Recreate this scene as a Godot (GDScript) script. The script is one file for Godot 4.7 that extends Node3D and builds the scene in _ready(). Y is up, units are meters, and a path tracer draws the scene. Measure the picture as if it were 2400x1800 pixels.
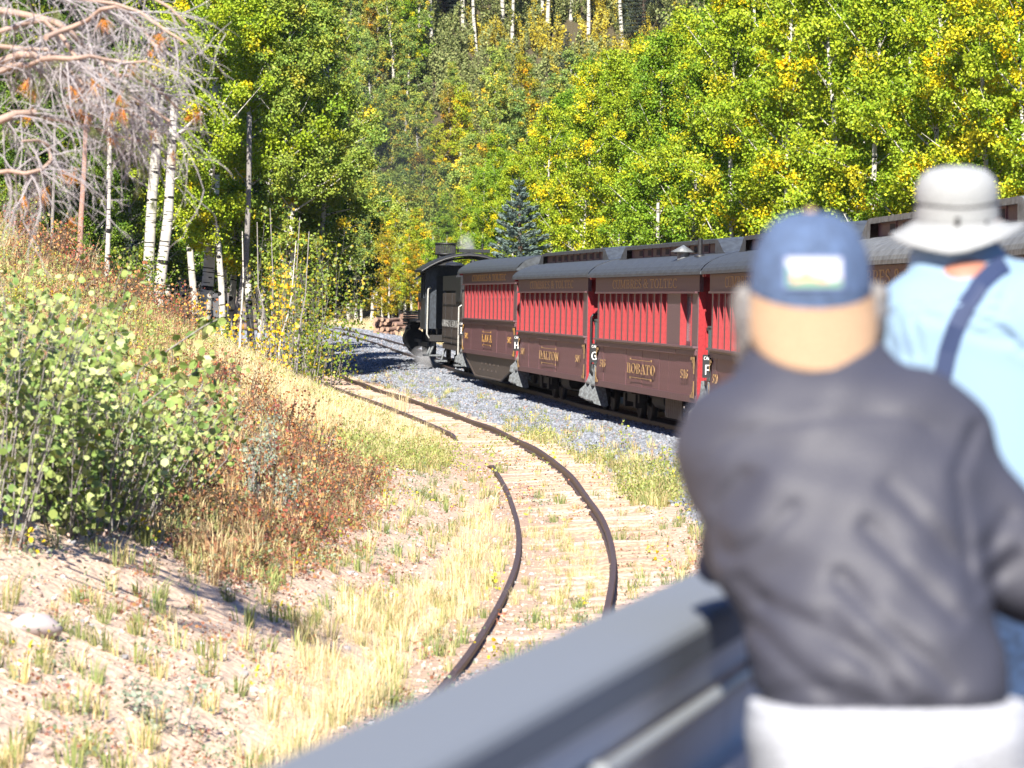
extends Node3D

const F := 7800.0            # focal length in pixels of the 2400 x 1800 photograph
const EYE := 2.47            # eye height above the main rails
var used := {}
var M := {}
var T := {}
var rng := RandomNumberGenerator.new()


# ---------------------------------------------------------------- mesh buffer
class Buf:
	var v := PackedVector3Array()
	var n := PackedVector3Array()
	var c := PackedColorArray()
	var uv := PackedVector2Array()
	var ix := PackedInt32Array()
	var col := Color.WHITE
	var xf := Transform3D.IDENTITY
	var flat := true           # keeps explicit normals; leaves go without

	func vert(p: Vector3, nn: Vector3, t := Vector2.ZERO) -> int:
		v.append(xf * p)
		n.append((xf.basis * nn).normalized())
		c.append(col)
		uv.append(t)
		return v.size() - 1

	func quad(a: Vector3, b: Vector3, d: Vector3, e: Vector3) -> void:
		# corners counter-clockwise seen from the front
		var nn := (b - a).cross(e - a)
		if nn.length_squared() < 1e-14:
			nn = (d - b).cross(a - b)
		var lu := (b - a).length()
		var lv := (e - a).length()
		var i := vert(a, nn, Vector2(0, 0))
		vert(b, nn, Vector2(lu, 0))
		vert(d, nn, Vector2(lu, lv))
		vert(e, nn, Vector2(0, lv))
		ix.append_array(PackedInt32Array([i, i + 2, i + 1, i, i + 3, i + 2]))

	func tri(a: Vector3, b: Vector3, d: Vector3) -> void:
		var nn := (b - a).cross(d - a)
		var i := vert(a, nn)
		vert(b, nn)
		vert(d, nn)
		ix.append_array(PackedInt32Array([i, i + 2, i + 1]))

	func box(p: Vector3, s: Vector3, bev := 0.0) -> void:
		var h := s * 0.5
		if bev <= 0.0:
			var x0 := p.x - h.x
			var x1 := p.x + h.x
			var y0 := p.y - h.y
			var y1 := p.y + h.y
			var z0 := p.z - h.z
			var z1 := p.z + h.z
			quad(Vector3(x0, y0, z1), Vector3(x1, y0, z1), Vector3(x1, y1, z1), Vector3(x0, y1, z1))
			quad(Vector3(x1, y0, z0), Vector3(x0, y0, z0), Vector3(x0, y1, z0), Vector3(x1, y1, z0))
			quad(Vector3(x1, y0, z1), Vector3(x1, y0, z0), Vector3(x1, y1, z0), Vector3(x1, y1, z1))
			quad(Vector3(x0, y0, z0), Vector3(x0, y0, z1), Vector3(x0, y1, z1), Vector3(x0, y1, z0))
			quad(Vector3(x0, y1, z1), Vector3(x1, y1, z1), Vector3(x1, y1, z0), Vector3(x0, y1, z0))
			quad(Vector3(x0, y0, z0), Vector3(x1, y0, z0), Vector3(x1, y0, z1), Vector3(x0, y0, z1))
			return
		# bevelled along z: an octagon-like section, plain ends
		var pg := PackedVector2Array([Vector2(-h.x + bev, -h.y), Vector2(h.x - bev, -h.y), Vector2(h.x, -h.y + bev), Vector2(h.x, h.y - bev), Vector2(h.x - bev, h.y), Vector2(-h.x + bev, h.y), Vector2(-h.x, h.y - bev), Vector2(-h.x, -h.y + bev)])
		var keep := xf
		xf = xf * Transform3D(Basis.IDENTITY, p)
		prism(pg, -h.z, h.z)
		xf = keep

	# polygon in the XY plane (counter-clockwise seen from +z), from z0 to z1
	func prism(pg: PackedVector2Array, z0: float, z1: float) -> void:
		var k := pg.size()
		for i in k:
			var a := pg[i]
			var b := pg[(i + 1) % k]
			quad(Vector3(a.x, a.y, z1), Vector3(a.x, a.y, z0), Vector3(b.x, b.y, z0), Vector3(b.x, b.y, z1))
		var t := Geometry2D.triangulate_polygon(pg)
		for i in range(0, t.size(), 3):
			var a := pg[t[i]]
			var b := pg[t[i + 1]]
			var d := pg[t[i + 2]]
			if (b - a).cross(d - a) < 0.0:
				var s := b
				b = d
				d = s
			tri(Vector3(a.x, a.y, z1), Vector3(b.x, b.y, z1), Vector3(d.x, d.y, z1))
			tri(Vector3(a.x, a.y, z0), Vector3(d.x, d.y, z0), Vector3(b.x, b.y, z0))

	func tube(pts: PackedVector3Array, radii: PackedFloat32Array, sides: int, vscale := 1.0, cap := true) -> void:
		var start := v.size()
		var k := pts.size()
		var along := 0.0
		var ref := Vector3(0.31, 0.11, 0.94)
		for i in k:
			var d := (pts[mini(i + 1, k - 1)] - pts[maxi(i - 1, 0)]).normalized()
			if i > 0:
				along += (pts[i] - pts[i - 1]).length()
			if absf(d.dot(ref)) > 0.98:
				ref = Vector3(0.9, 0.3, 0.1)
			var a := (ref - d * d.dot(ref)).normalized()
			var b := d.cross(a)
			for s in sides + 1:
				var w := TAU * s / sides
				var q := a * cos(w) + b * sin(w)
				vert(pts[i] + q * radii[i], q, Vector2(float(s) / sides, along * vscale))
		var row := sides + 1
		for i in k - 1:
			for s in sides:
				var p0 := start + i * row + s
				ix.append_array(PackedInt32Array([p0, p0 + row + 1, p0 + 1, p0, p0 + row, p0 + row + 1]))
		if cap:
			for e in [0, k - 1]:
				var d2 := (pts[k - 1] - pts[k - 2]).normalized() if e > 0 else (pts[0] - pts[1]).normalized()
				var ci := vert(pts[e], d2, Vector2(0.5, along * vscale))
				var b0 := v.size()
				for s in sides:
					v.append(v[start + e * row + s])
					n.append((xf.basis * d2).normalized())
					c.append(col)
					uv.append(Vector2(0.5 + 0.5 * cos(TAU * s / sides), along * vscale + 0.1))
				for s in sides:
					if e > 0:
						ix.append_array(PackedInt32Array([ci, b0 + (s + 1) % sides, b0 + s]))
					else:
						ix.append_array(PackedInt32Array([ci, b0 + s, b0 + (s + 1) % sides]))

	func rod(a: Vector3, b: Vector3, r: float, sides := 8) -> void:
		tube(PackedVector3Array([a, b]), PackedFloat32Array([r, r]), sides)

	func path(pts: Array, r: float, sides := 8) -> void:
		var p := PackedVector3Array(pts)
		var rr := PackedFloat32Array()
		rr.resize(p.size())
		rr.fill(r)
		tube(p, rr, sides)

	# profile of (radius, height), turned about the y axis; sx, sz squash it
	func lathe(prof: Array, sides: int, at := Vector3.ZERO, sx := 1.0, sz := 1.0) -> void:
		var start := v.size()
		var k := prof.size()
		for i in k:
			var d: Vector2 = prof[mini(i + 1, k - 1)] - prof[maxi(i - 1, 0)]
			for s in sides + 1:
				var w := TAU * s / sides
				var p: Vector2 = prof[i]
				var nn := Vector3(cos(w) * d.y / sx, -d.x, sin(w) * d.y / sz)
				vert(at + Vector3(cos(w) * p.x * sx, p.y, sin(w) * p.x * sz), nn, Vector2(float(s) / sides, p.y))
		var row := sides + 1
		for i in k - 1:
			for s in sides:
				var p0 := start + i * row + s
				ix.append_array(PackedInt32Array([p0, p0 + 1, p0 + row + 1, p0, p0 + row + 1, p0 + row]))

	func leaf(p: Vector3, a: Vector3, b: Vector3, k: Color) -> void:
		var i := v.size()
		v.append(p + a)
		v.append(p + b)
		v.append(p - a)
		v.append(p - b)
		for j in 4:
			c.append(k)
		ix.append_array(PackedInt32Array([i, i + 1, i + 2, i, i + 2, i + 3]))

	func round_leaf(p: Vector3, a: Vector3, b: Vector3, k: Color, nn: Vector3) -> void:
		var i := v.size()
		v.append(p + a * 1.15)
		v.append(p + a * 0.45 + b * 0.95 + nn)
		v.append(p - a * 0.5 + b * 0.85 + nn)
		v.append(p - a)
		v.append(p - a * 0.5 - b * 0.85 + nn)
		v.append(p + a * 0.45 - b * 0.95 + nn)
		for j in 6:
			c.append(k)
		ix.append_array(PackedInt32Array([i, i + 1, i + 2, i, i + 2, i + 3, i, i + 3, i + 4, i, i + 4, i + 5]))

	func blade(p: Vector3, q: Vector3, w: Vector3, k: Color) -> void:
		var i := v.size()
		v.append(p - w)
		v.append(p + w)
		v.append(q)
		for j in 3:
			c.append(k)
		ix.append_array(PackedInt32Array([i, i + 1, i + 2]))

	func mesh() -> ArrayMesh:
		var arr := []
		arr.resize(Mesh.ARRAY_MAX)
		arr[Mesh.ARRAY_VERTEX] = v
		if n.size() == v.size():
			arr[Mesh.ARRAY_NORMAL] = n
		if c.size() == v.size():
			arr[Mesh.ARRAY_COLOR] = c
		if uv.size() == v.size():
			arr[Mesh.ARRAY_TEX_UV] = uv
		arr[Mesh.ARRAY_INDEX] = ix
		var m := ArrayMesh.new()
		m.add_surface_from_arrays(Mesh.PRIMITIVE_TRIANGLES, arr)
		return m


# ---------------------------------------------------------------- names, things, parts
func numbered(called: String) -> String:
	if not used.has(called):
		used[called] = 0
		return called
	used[called] += 1
	return "%s_%03d" % [called, used[called]]


func tag(o: Node, label: String, category: String, group := "", kind := "") -> void:
	if label:
		o.set_meta("label", label)
	if category:
		o.set_meta("category", category)
	if group:
		o.set_meta("group", group)
	if kind:
		o.set_meta("kind", kind)


func thing(called: String, label: String, category: String, at := Vector3.ZERO, turn := 0.0, group := "") -> Node3D:
	var o := Node3D.new()
	o.name = numbered(called)
	add_child(o)
	o.position = at
	o.rotation.y = turn
	tag(o, label, category, group)
	return o


func put(called: String, b, m: Material, parent: Node = null) -> MeshInstance3D:
	var o := MeshInstance3D.new()
	o.mesh = b.mesh() if b is Buf else b
	o.material_override = m
	if parent == null:
		o.name = numbered(called)
		add_child(o)
	else:
		o.name = called
		parent.add_child(o, true)
		if o.name.begins_with("@"):
			o.name = called
	return o


func copy(o: Node3D, label: String, group := "") -> Node3D:
	var d: Node3D = o.duplicate()
	var base := String(o.name)
	var cut := base.rfind("_")
	if cut > 0 and base.substr(cut + 1).is_valid_int():
		base = base.substr(0, cut)
	d.name = numbered(base)
	add_child(d)
	if label:
		d.set_meta("label", label)
	if group:
		d.set_meta("group", group)
	return d


# ---------------------------------------------------------------- places
func at(px: float, py: float, d: float) -> Vector3:
	# a point of the photograph (in its 2212 wide view) at a given distance ahead
	return Vector3((px * 1.085 - 1200.0) * d / F, EYE + (690.0 - py * 1.085) * d / F, -d)


func curve(pts: PackedVector2Array, d: float) -> float:
	var k := pts.size()
	if d <= pts[0].x:
		return pts[0].y + (d - pts[0].x) * (pts[1].y - pts[0].y) / (pts[1].x - pts[0].x)
	for i in k - 1:
		if d <= pts[i + 1].x:
			var t := (d - pts[i].x) / (pts[i + 1].x - pts[i].x)
			var p0 := pts[maxi(i - 1, 0)]
			var p3 := pts[mini(i + 2, k - 1)]
			var h := pts[i + 1].x - pts[i].x
			var m1 := (pts[i + 1].y - p0.y) / (pts[i + 1].x - p0.x) * h
			var m2 := (p3.y - pts[i].y) / (p3.x - pts[i].x) * h
			var t2 := t * t
			var t3 := t2 * t
			return (2 * t3 - 3 * t2 + 1) * pts[i].y + (t3 - 2 * t2 + t) * m1 + (-2 * t3 + 3 * t2) * pts[i + 1].y + (t3 - t2) * m2
	return pts[k - 1].y + (d - pts[k - 1].x) * (pts[k - 1].y - pts[k - 2].y) / (pts[k - 1].x - pts[k - 2].x)


var MAIN := PackedVector2Array([Vector2(-8, -1.8), Vector2(0, 0.2), Vector2(6, 1.65), Vector2(12, 3.05), Vector2(18, 4.35), Vector2(24, 5.25), Vector2(30, 5.62), Vector2(37, 5.4), Vector2(43, 5.15), Vector2(49, 4.8), Vector2(56.3, 4.3), Vector2(62, 3.62), Vector2(68.8, 2.8), Vector2(74.3, 2.1), Vector2(81, 1.36), Vector2(86.7, 0.62), Vector2(92.2, -0.1), Vector2(99, -0.85), Vector2(106, -1.6), Vector2(117, -2.75), Vector2(128, -3.9), Vector2(145, -5.6), Vector2(165, -7.9), Vector2(182, -10.1), Vector2(200, -13.6), Vector2(216, -18.5), Vector2(228, -24.5)])
var SIDE := PackedVector2Array([Vector2(-6, -6.2), Vector2(0, -4.6), Vector2(5, -3.3), Vector2(10, -2.1), Vector2(15, -1.1), Vector2(20, -0.3), Vector2(23.4, 0.05), Vector2(27.8, 0.32), Vector2(33, 0.52), Vector2(37.3, 0.56), Vector2(42, 0.5), Vector2(47.8, 0.35), Vector2(53, 0.12), Vector2(61.3, -0.53), Vector2(66.5, -1.07), Vector2(73, -1.83), Vector2(79, -2.63), Vector2(86.3, -3.73), Vector2(94, -4.82), Vector2(105, -6.25), Vector2(116, -7.7), Vector2(130, -9.6), Vector2(150, -12.6), Vector2(175, -17.0)])


func grade(d: float) -> float:
	return 0.006 * clampf(d - 75.0, 0.0, 160.0)


func bump(x: float, z: float) -> float:
	return 0.5 * sin(x * 1.7 + 1.3 * sin(z * 0.9)) * sin(z * 1.3 + 0.7) + 0.3 * sin(x * 4.1 + z * 2.7) * sin(z * 3.7 - x) + 0.2 * sin(x * 9.0 + 2.0 * sin(z * 5.0)) * sin(z * 8.3)


func ground(x: float, d: float) -> float:
	var g := grade(d)
	var xm := curve(MAIN, d)
	var xs := curve(SIDE, d)
	var y := -0.28 + g
	var a := absf(x - xm)
	var mound := smoothstep(3.1, 1.4, a)
	y = lerpf(y, g - 0.13, mound)
	var loose := 1.0 - mound
	var u := (xs - 0.48) - x
	if u > 0.7 and d < 190.0:
		var e := minf(u, 16.0) - 0.7
		var b := 0.42 * e + 0.01 * e * e
		b *= lerpf(1.0, 0.3, smoothstep(88.0, 118.0, d))
		y += b
		loose = 1.0
	elif u > -1.5:
		loose *= 0.35
	# hillsides: behind the train on the right, far in the middle, behind the grove on the left
	var from := 234.0
	from = lerpf(from, 132.0, smoothstep(9.0, 24.0, x))
	if x < -14.0:
		from = lerpf(from, 150.0, smoothstep(-14.0, -34.0, x))
	var h := d - from
	if h > -14.0:
		var s := maxf(h, 0.0)
		if h < 14.0:
			s = (h + 14.0) * (h + 14.0) / 56.0
		y += 0.5 * s
	y += 0.05 * bump(x * 0.8, d * 0.8) * loose
	if d > 60.0:
		y += 0.25 * (bump(x * 0.12, d * 0.1)) * loose * smoothstep(60.0, 120.0, d) * smoothstep(2.0, 7.0, minf(a, absf(x - xs)))
	return y


func on_ground(x: float, d: float, lift := 0.0) -> Vector3:
	return Vector3(x, ground(x, d) + lift, -d)


# ---------------------------------------------------------------- materials
func lin(r: float, g: float, b: float) -> Color:
	return Color(r, g, b).linear_to_srgb()


func noise_tex(freq: float, oct: int, lo: Color, hi: Color, kind := FastNoiseLite.TYPE_SIMPLEX_SMOOTH, size := 512, seed_ := 7) -> NoiseTexture2D:
	var nz := FastNoiseLite.new()
	nz.noise_type = kind
	nz.frequency = freq
	nz.fractal_octaves = oct
	nz.seed = seed_
	var t := NoiseTexture2D.new()
	t.width = size
	t.height = size
	t.seamless = true
	t.noise = nz
	var r := Gradient.new()
	r.set_color(0, lo)
	r.set_color(1, hi)
	t.color_ramp = r
	return t


func bump_tex(freq: float, oct: int, strength: float, kind := FastNoiseLite.TYPE_SIMPLEX_SMOOTH) -> NoiseTexture2D:
	var nz := FastNoiseLite.new()
	nz.noise_type = kind
	nz.frequency = freq
	nz.fractal_octaves = oct
	var t := NoiseTexture2D.new()
	t.width = 512
	t.height = 512
	t.seamless = true
	t.as_normal_map = true
	t.bump_strength = strength
	t.noise = nz
	return t


func mat(called: String, c: Color, rough := 0.8, tex: Texture2D = null, scale := Vector3.ONE, world := false, nrm: Texture2D = null) -> StandardMaterial3D:
	var m := StandardMaterial3D.new()
	m.resource_name = called
	m.albedo_color = c
	m.roughness = rough
	m.cull_mode = BaseMaterial3D.CULL_DISABLED
	if tex:
		m.albedo_texture = tex
	if nrm:
		m.normal_enabled = true
		m.normal_texture = nrm
	if tex or nrm:
		m.uv1_triplanar = true
		m.uv1_world_triplanar = world
		m.uv1_scale = scale
	M[called] = m
	return m


func leafy(called: String, c: Color, back: Color, rough := 0.55) -> StandardMaterial3D:
	var m := mat(called, c, rough)
	m.vertex_color_use_as_albedo = true
	m.backlight_enabled = true
	m.backlight = back
	m.metallic_specular = 0.35
	return m


func bark_texture() -> ImageTexture:
	var w := 96
	var h := 512
	var im := Image.create(w, h, false, Image.FORMAT_RGB8)
	var nz := FastNoiseLite.new()
	nz.frequency = 0.03
	nz.fractal_octaves = 4
	for y in h:
		for x in w:
			var k := nz.get_noise_2d(cos(TAU * x / w) * 14.0 + y * 0.0, y * 1.0 + sin(TAU * x / w) * 14.0)
			var g := 0.80 + 0.14 * k
			im.set_pixel(x, y, Color(g, g * 0.985, g * 0.94))
	var r := RandomNumberGenerator.new()
	r.seed = 5
	for i in 90:
		var cx := r.randi_range(0, w - 1)
		var cy := r.randi_range(0, h - 1)
		var lw := r.randi_range(4, 22)
		var lh := r.randi_range(1, 3)
		var dark := r.randf_range(0.08, 0.45)
		if i % 11 == 0:
			lw = r.randi_range(10, 26)
			lh = r.randi_range(5, 10)
			dark = 0.07
		for y in range(-lh, lh + 1):
			for x in range(-lw, lw + 1):
				if Vector2(float(x) / lw, float(y) / lh).length() < 1.0:
					im.set_pixel((cx + x + w) % w, (cy + y + h) % h, Color(dark, dark * 0.95, dark * 0.88))
	return ImageTexture.create_from_image(im)


func make_materials() -> void:
	T.fine = noise_tex(0.045, 5, Color(0.72, 0.72, 0.72), Color(1, 1, 1))
	T.blotch = noise_tex(0.012, 5, Color(0.62, 0.6, 0.58), Color(1, 1, 1), FastNoiseLite.TYPE_SIMPLEX_SMOOTH, 512, 11)
	T.faded = noise_tex(0.02, 4, Color(0.62, 0.53, 0.53), Color(1, 1, 1), FastNoiseLite.TYPE_SIMPLEX_SMOOTH, 512, 3)
	T.soil = noise_tex(0.03, 6, Color(0.80, 0.75, 0.71), Color(1, 1, 1), FastNoiseLite.TYPE_SIMPLEX_SMOOTH, 1024, 21)
	T.soil_n = bump_tex(0.03, 6, 10.0)
	T.fine_n = bump_tex(0.05, 5, 4.0)
	T.cloth_n = bump_tex(0.2, 3, 2.0)
	T.wood_n = bump_tex(0.03, 4, 6.0)
	mat("soil", Color.WHITE, 0.95, T.soil, Vector3(0.45, 0.45, 0.45), true, T.soil_n).vertex_color_use_as_albedo = true
	M.soil.normal_scale = 0.8
	mat("stone", lin(0.165, 0.172, 0.185), 0.9).vertex_color_use_as_albedo = true
	mat("pebble", Color.WHITE, 0.9).vertex_color_use_as_albedo = true
	mat("rail", lin(0.098, 0.062, 0.05), 0.5, T.blotch, Vector3(3, 3, 3), true, T.fine_n)
	mat("rail_top", lin(0.11, 0.085, 0.075), 0.42, T.blotch, Vector3(2, 2, 2), true)
	mat("tie", lin(0.60, 0.49, 0.375), 0.95, T.faded, Vector3(1.2, 6, 9), false, T.wood_n).vertex_color_use_as_albedo = true
	mat("tie_dark", lin(0.12, 0.09, 0.07), 0.95, T.faded, Vector3(1.2, 6, 9), false, T.wood_n)
	# train
	mat("maroon", lin(0.185, 0.085, 0.096), 0.55, T.faded, Vector3(4.5, 0.55, 4.5), false, T.fine_n).normal_scale = 0.25
	mat("maroon_board", lin(0.145, 0.074, 0.084), 0.55, T.faded, Vector3(4.0, 0.8, 4.0))
	mat("maroon_trim", lin(0.16, 0.092, 0.102), 0.5, T.fine, Vector3(2, 2, 2))
	mat("red", lin(0.40, 0.02, 0.026), 0.5, T.fine, Vector3(1.5, 0.7, 1.5))
	mat("red_sash", lin(0.37, 0.034, 0.038), 0.5, T.fine, Vector3(2, 0.7, 2))
	mat("roof", lin(0.058, 0.07, 0.082), 0.62, T.blotch, Vector3(1.1, 1.1, 0.8), false, T.fine_n).normal_scale = 0.3
	mat("roof_pale", lin(0.2, 0.21, 0.2), 0.55, T.blotch, Vector3(0.9, 0.9, 0.6), false, T.fine_n).normal_scale = 0.3
	mat("black_iron", lin(0.022, 0.022, 0.024), 0.5, T.blotch, Vector3(2, 2, 2))
	mat("engine", lin(0.022, 0.024, 0.028), 0.42, T.blotch, Vector3(1.5, 1.5, 1.5))
	mat("cab_blue", lin(0.045, 0.055, 0.07), 0.42, T.blotch, Vector3(1.5, 0.8, 1.5))
	mat("tender", lin(0.085, 0.07, 0.055), 0.6, T.faded, Vector3(3, 0.6, 3))
	mat("gear", lin(0.02, 0.018, 0.017), 0.75, T.blotch, Vector3(3, 3, 3))
	mat("grey_iron", lin(0.19, 0.21, 0.225), 0.5, T.blotch, Vector3(2, 2, 2))
	mat("plow", lin(0.15, 0.13, 0.115), 0.65, T.blotch, Vector3(2, 2, 2))
	mat("gate_green", lin(0.035, 0.065, 0.068), 0.45)
	mat("white_pipe", lin(0.62, 0.62, 0.58), 0.5, T.blotch, Vector3(3, 3, 3))
	mat("copper", lin(0.45, 0.2, 0.1), 0.4).metallic = 0.6
	mat("gold", lin(0.46, 0.25, 0.055), 0.55)
	mat("old_gold", lin(0.33, 0.2, 0.075), 0.6)
	mat("letter_grey", lin(0.24, 0.24, 0.23), 0.7)
	mat("white_paint", lin(0.78, 0.78, 0.76), 0.6)
	mat("sign_black", lin(0.015, 0.016, 0.018), 0.5)
	mat("coal", lin(0.018, 0.019, 0.022), 0.35, null, Vector3.ONE, false, T.soil_n)
	mat("slat", lin(0.14, 0.12, 0.095), 0.8, T.faded, Vector3(3, 1, 3))
	mat("curtain", lin(0.5, 0.5, 0.44), 0.9, T.blotch, Vector3(3, 3, 3))
	mat("interior", lin(0.03, 0.022, 0.02), 0.9)
	var g := mat("glass", Color(0.75, 0.8, 0.82, 0.18), 0.04)
	g.transparency = BaseMaterial3D.TRANSPARENCY_ALPHA
	mat("red_lamp", lin(0.75, 0.012, 0.02), 0.25)
	# gondola
	mat("grey_paint", lin(0.135, 0.149, 0.166), 0.65).metallic_specular = 0.25
	mat("grey_panel", lin(0.56, 0.54, 0.51), 0.7).metallic_specular = 0.3
	mat("conduit", lin(0.30, 0.32, 0.33), 0.4).metallic = 0.4
	mat("deck", lin(0.16, 0.14, 0.12), 0.8, T.faded, Vector3(2, 2, 8))
	# bark
	var b := mat("aspen_bark", lin(0.74, 0.73, 0.70), 0.85)
	b.albedo_texture = bark_texture()
	b.uv1_scale = Vector3(1, 1, 1)
	mat("grey_bark", lin(0.33, 0.31, 0.29), 0.9, T.blotch, Vector3(3, 3, 3), false, T.wood_n)
	mat("brown_bark", lin(0.17, 0.115, 0.08), 0.95, T.blotch, Vector3(4, 2, 4), false, T.wood_n)
	mat("pink_bark", lin(0.5, 0.34, 0.26), 0.9, T.faded, Vector3(5, 1.5, 5), false, T.wood_n)
	mat("dead_limb", lin(0.50, 0.39, 0.30), 0.8, T.faded, Vector3(9, 9, 9), false, T.wood_n)
	mat("dead_twig", lin(0.34, 0.31, 0.31), 0.85)
	mat("log_bark", lin(0.28, 0.175, 0.13), 0.95, T.blotch, Vector3(2, 5, 5), false, T.wood_n)
	mat("log_end", lin(0.5, 0.36, 0.24), 0.9, T.faded, Vector3(5, 5, 5))
	# leaves: vertex colours give the leaf, the tint its tree
	leafy("leaf", Color(1, 1, 1), Color(0.62, 0.7, 0.12))
	leafy("leaf_yellow", lin(1, 1, 1), Color(0.7, 0.6, 0.08))
	leafy("needle", Color(1, 1, 1), Color(0.2, 0.25, 0.1), 0.6)
	leafy("grass", Color(1, 1, 1), Color(0.5, 0.45, 0.25), 0.7)
	leafy("shrub_leaf", Color(1, 1, 1), Color(0.55, 0.6, 0.18), 0.45)
	# people
	mat("jacket", lin(0.038, 0.038, 0.050), 0.62, null, Vector3.ONE, false, T.cloth_n).metallic_specular = 0.45
	M.jacket.normal_scale = 0.3
	mat("denim_cap", lin(0.088, 0.142, 0.265), 0.9, T.blotch, Vector3(6, 6, 6), false, T.cloth_n)
	mat("tan_suede", lin(0.40, 0.255, 0.15), 0.9, T.fine, Vector3(6, 6, 6), false, T.cloth_n)
	mat("white_cloth", lin(0.45, 0.46, 0.49), 0.9, T.fine, Vector3(3, 3, 3), false, T.cloth_n)
	mat("hat_cloth", lin(0.35, 0.36, 0.355), 0.9, T.fine, Vector3(6, 6, 6), false, T.cloth_n)
	mat("shirt_blue", lin(0.165, 0.25, 0.34), 0.85)
	mat("navy", lin(0.012, 0.024, 0.07), 0.75)
	mat("jeans", lin(0.03, 0.065, 0.15), 0.9, T.blotch, Vector3(6, 6, 6))
	mat("skin", lin(0.30, 0.13, 0.085), 0.55).subsurf_scatter_enabled = true
	M.skin.subsurf_scatter_strength = 0.1
	mat("grey_hair", lin(0.15, 0.14, 0.13), 0.6, null, Vector3(30, 6, 30), false, T.wood_n)
	mat("shoe", lin(0.05, 0.035, 0.025), 0.6)


# ---------------------------------------------------------------- ground
func ground_tint(x: float, d: float) -> Color:
	var xm := curve(MAIN, d)
	var xs := curve(SIDE, d)
	var nz := bump(x * 0.6 + 5.0, d * 0.5)
	var c := Color(0.58, 0.45, 0.34)
	var red := Color(0.52, 0.37, 0.265)
	c = c.lerp(red, clampf(0.35 + nz * 0.6, 0.0, 0.8) * smoothstep(24.0, 34.0, d))
	var u := (xs - 0.48) - x
	# grassy bank
	var bank := smoothstep(3.2, 6.0, u + nz * 0.8) * smoothstep(30.0, 45.0, d)
	c = c.lerp(Color(0.36, 0.23, 0.155), bank)
	# between the tracks: pinkish fines, then broken stone
	var a := absf(x - xm)
	var side_dist := absf(x - xs)
	if x > xs and x < xm + 4.0:
		c = c.lerp(Color(0.40, 0.335, 0.29), smoothstep(0.9, 1.6, side_dist) * 0.8 * smoothstep(40.0, 60.0, d))
	c = c.lerp(Color(0.40, 0.29, 0.21), smoothstep(1.15, 0.85, side_dist) * 0.75)
	var stone := smoothstep(3.3 + nz * 0.3, 2.3, a)
	if d > 92.0 and x > xs + 0.7 and x < xm:
		stone = maxf(stone, smoothstep(92.0, 104.0, d) * smoothstep(0.7, 1.8, x - xs))
	c = c.lerp(Color(0.16, 0.162, 0.168), stone)
	# forest floor and far grass
	var wild := 0.0
	if x > xm:
		wild = smoothstep(3.0, 4.5, a)
	elif x < xs - 1.0:
		wild = smoothstep(84.0, 100.0, d) * smoothstep(0.6, 2.0, u)
	if d > 150.0:
		wild = maxf(wild, smoothstep(3.0, 4.0, a))
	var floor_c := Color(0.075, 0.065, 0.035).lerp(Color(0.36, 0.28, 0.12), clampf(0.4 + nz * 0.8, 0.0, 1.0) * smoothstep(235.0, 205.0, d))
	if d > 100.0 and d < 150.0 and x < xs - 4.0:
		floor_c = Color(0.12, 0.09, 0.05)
	return c.lerp(floor_c, wild)


func build_ground() -> void:
	var ds := PackedFloat32Array()
	var d := -60.0
	while d < 430.0:
		ds.append(d)
		if d < 10.0:
			d += 2.0 if d < 0.0 else 0.8
		elif d < 70.0:
			d += 0.3
		elif d < 130.0:
			d += 0.6
		elif d < 230.0:
			d += 1.2
		else:
			d += 5.0
	var xs := PackedFloat32Array()
	var x := -230.0
	while x < 230.0:
		xs.append(x)
		var e := absf(x)
		x += 0.25 if e < 5.0 else 0.5 if e < 16.0 else 2.0 if e < 40.0 else 14.0
	var b := Buf.new()
	var w := xs.size()
	var h := ds.size()
	for i in h:
		for k in w:
			b.v.append(Vector3(xs[k], ground(xs[k], ds[i]), -ds[i]))
			b.c.append(ground_tint(xs[k], ds[i]))
	for i in h:
		for k in w:
			var p := b.v[i * w + mini(k + 1, w - 1)] - b.v[i * w + maxi(k - 1, 0)]
			var q := b.v[mini(i + 1, h - 1) * w + k] - b.v[maxi(i - 1, 0) * w + k]
			b.n.append(p.cross(q).normalized())
	for i in h - 1:
		for k in w - 1:
			var a := i * w + k
			b.ix.append_array(PackedInt32Array([a, a + w, a + w + 1, a, a + w + 1, a + 1]))
	var g := put("ground", b, M.soil)
	g.set_meta("kind", "structure")


# ---------------------------------------------------------------- tracks
func rail_mesh(pts: PackedVector2Array, off: float, d0: float, d1: float, top: Callable) -> Buf:
	var b := Buf.new()
	var prof := [Vector2(-0.04, 0), Vector2(0.04, 0), Vector2(0.04, 0.012), Vector2(0.011, 0.026), Vector2(0.011, 0.082), Vector2(0.03, 0.09), Vector2(0.03, 0.112), Vector2(0.024, 0.12), Vector2(-0.024, 0.12), Vector2(-0.03, 0.112), Vector2(-0.03, 0.09), Vector2(-0.011, 0.082), Vector2(-0.011, 0.026), Vector2(-0.04, 0.012)]
	var last := []
	var d := d0
	while d <= d1:
		var p := Vector2(curve(pts, d), d)
		var q := Vector2(curve(pts, d + 0.5), d + 0.5)
		var t := (q - p).normalized()
		var side := Vector2(t.y, -t.x)
		var y: float = top.call(d) - 0.12
		var ring := []
		for k in prof:
			var o: Vector2 = p + side * (off + k.x)
			ring.append(Vector3(o.x, y + k.y, -o.y))
		if last:
			for i in prof.size():
				var j := (i + 1) % prof.size()
				b.quad(last[i], ring[i], ring[j], last[j])
		last = ring
		d += 0.5 if d < 70.0 else 1.0
	return b


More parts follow.
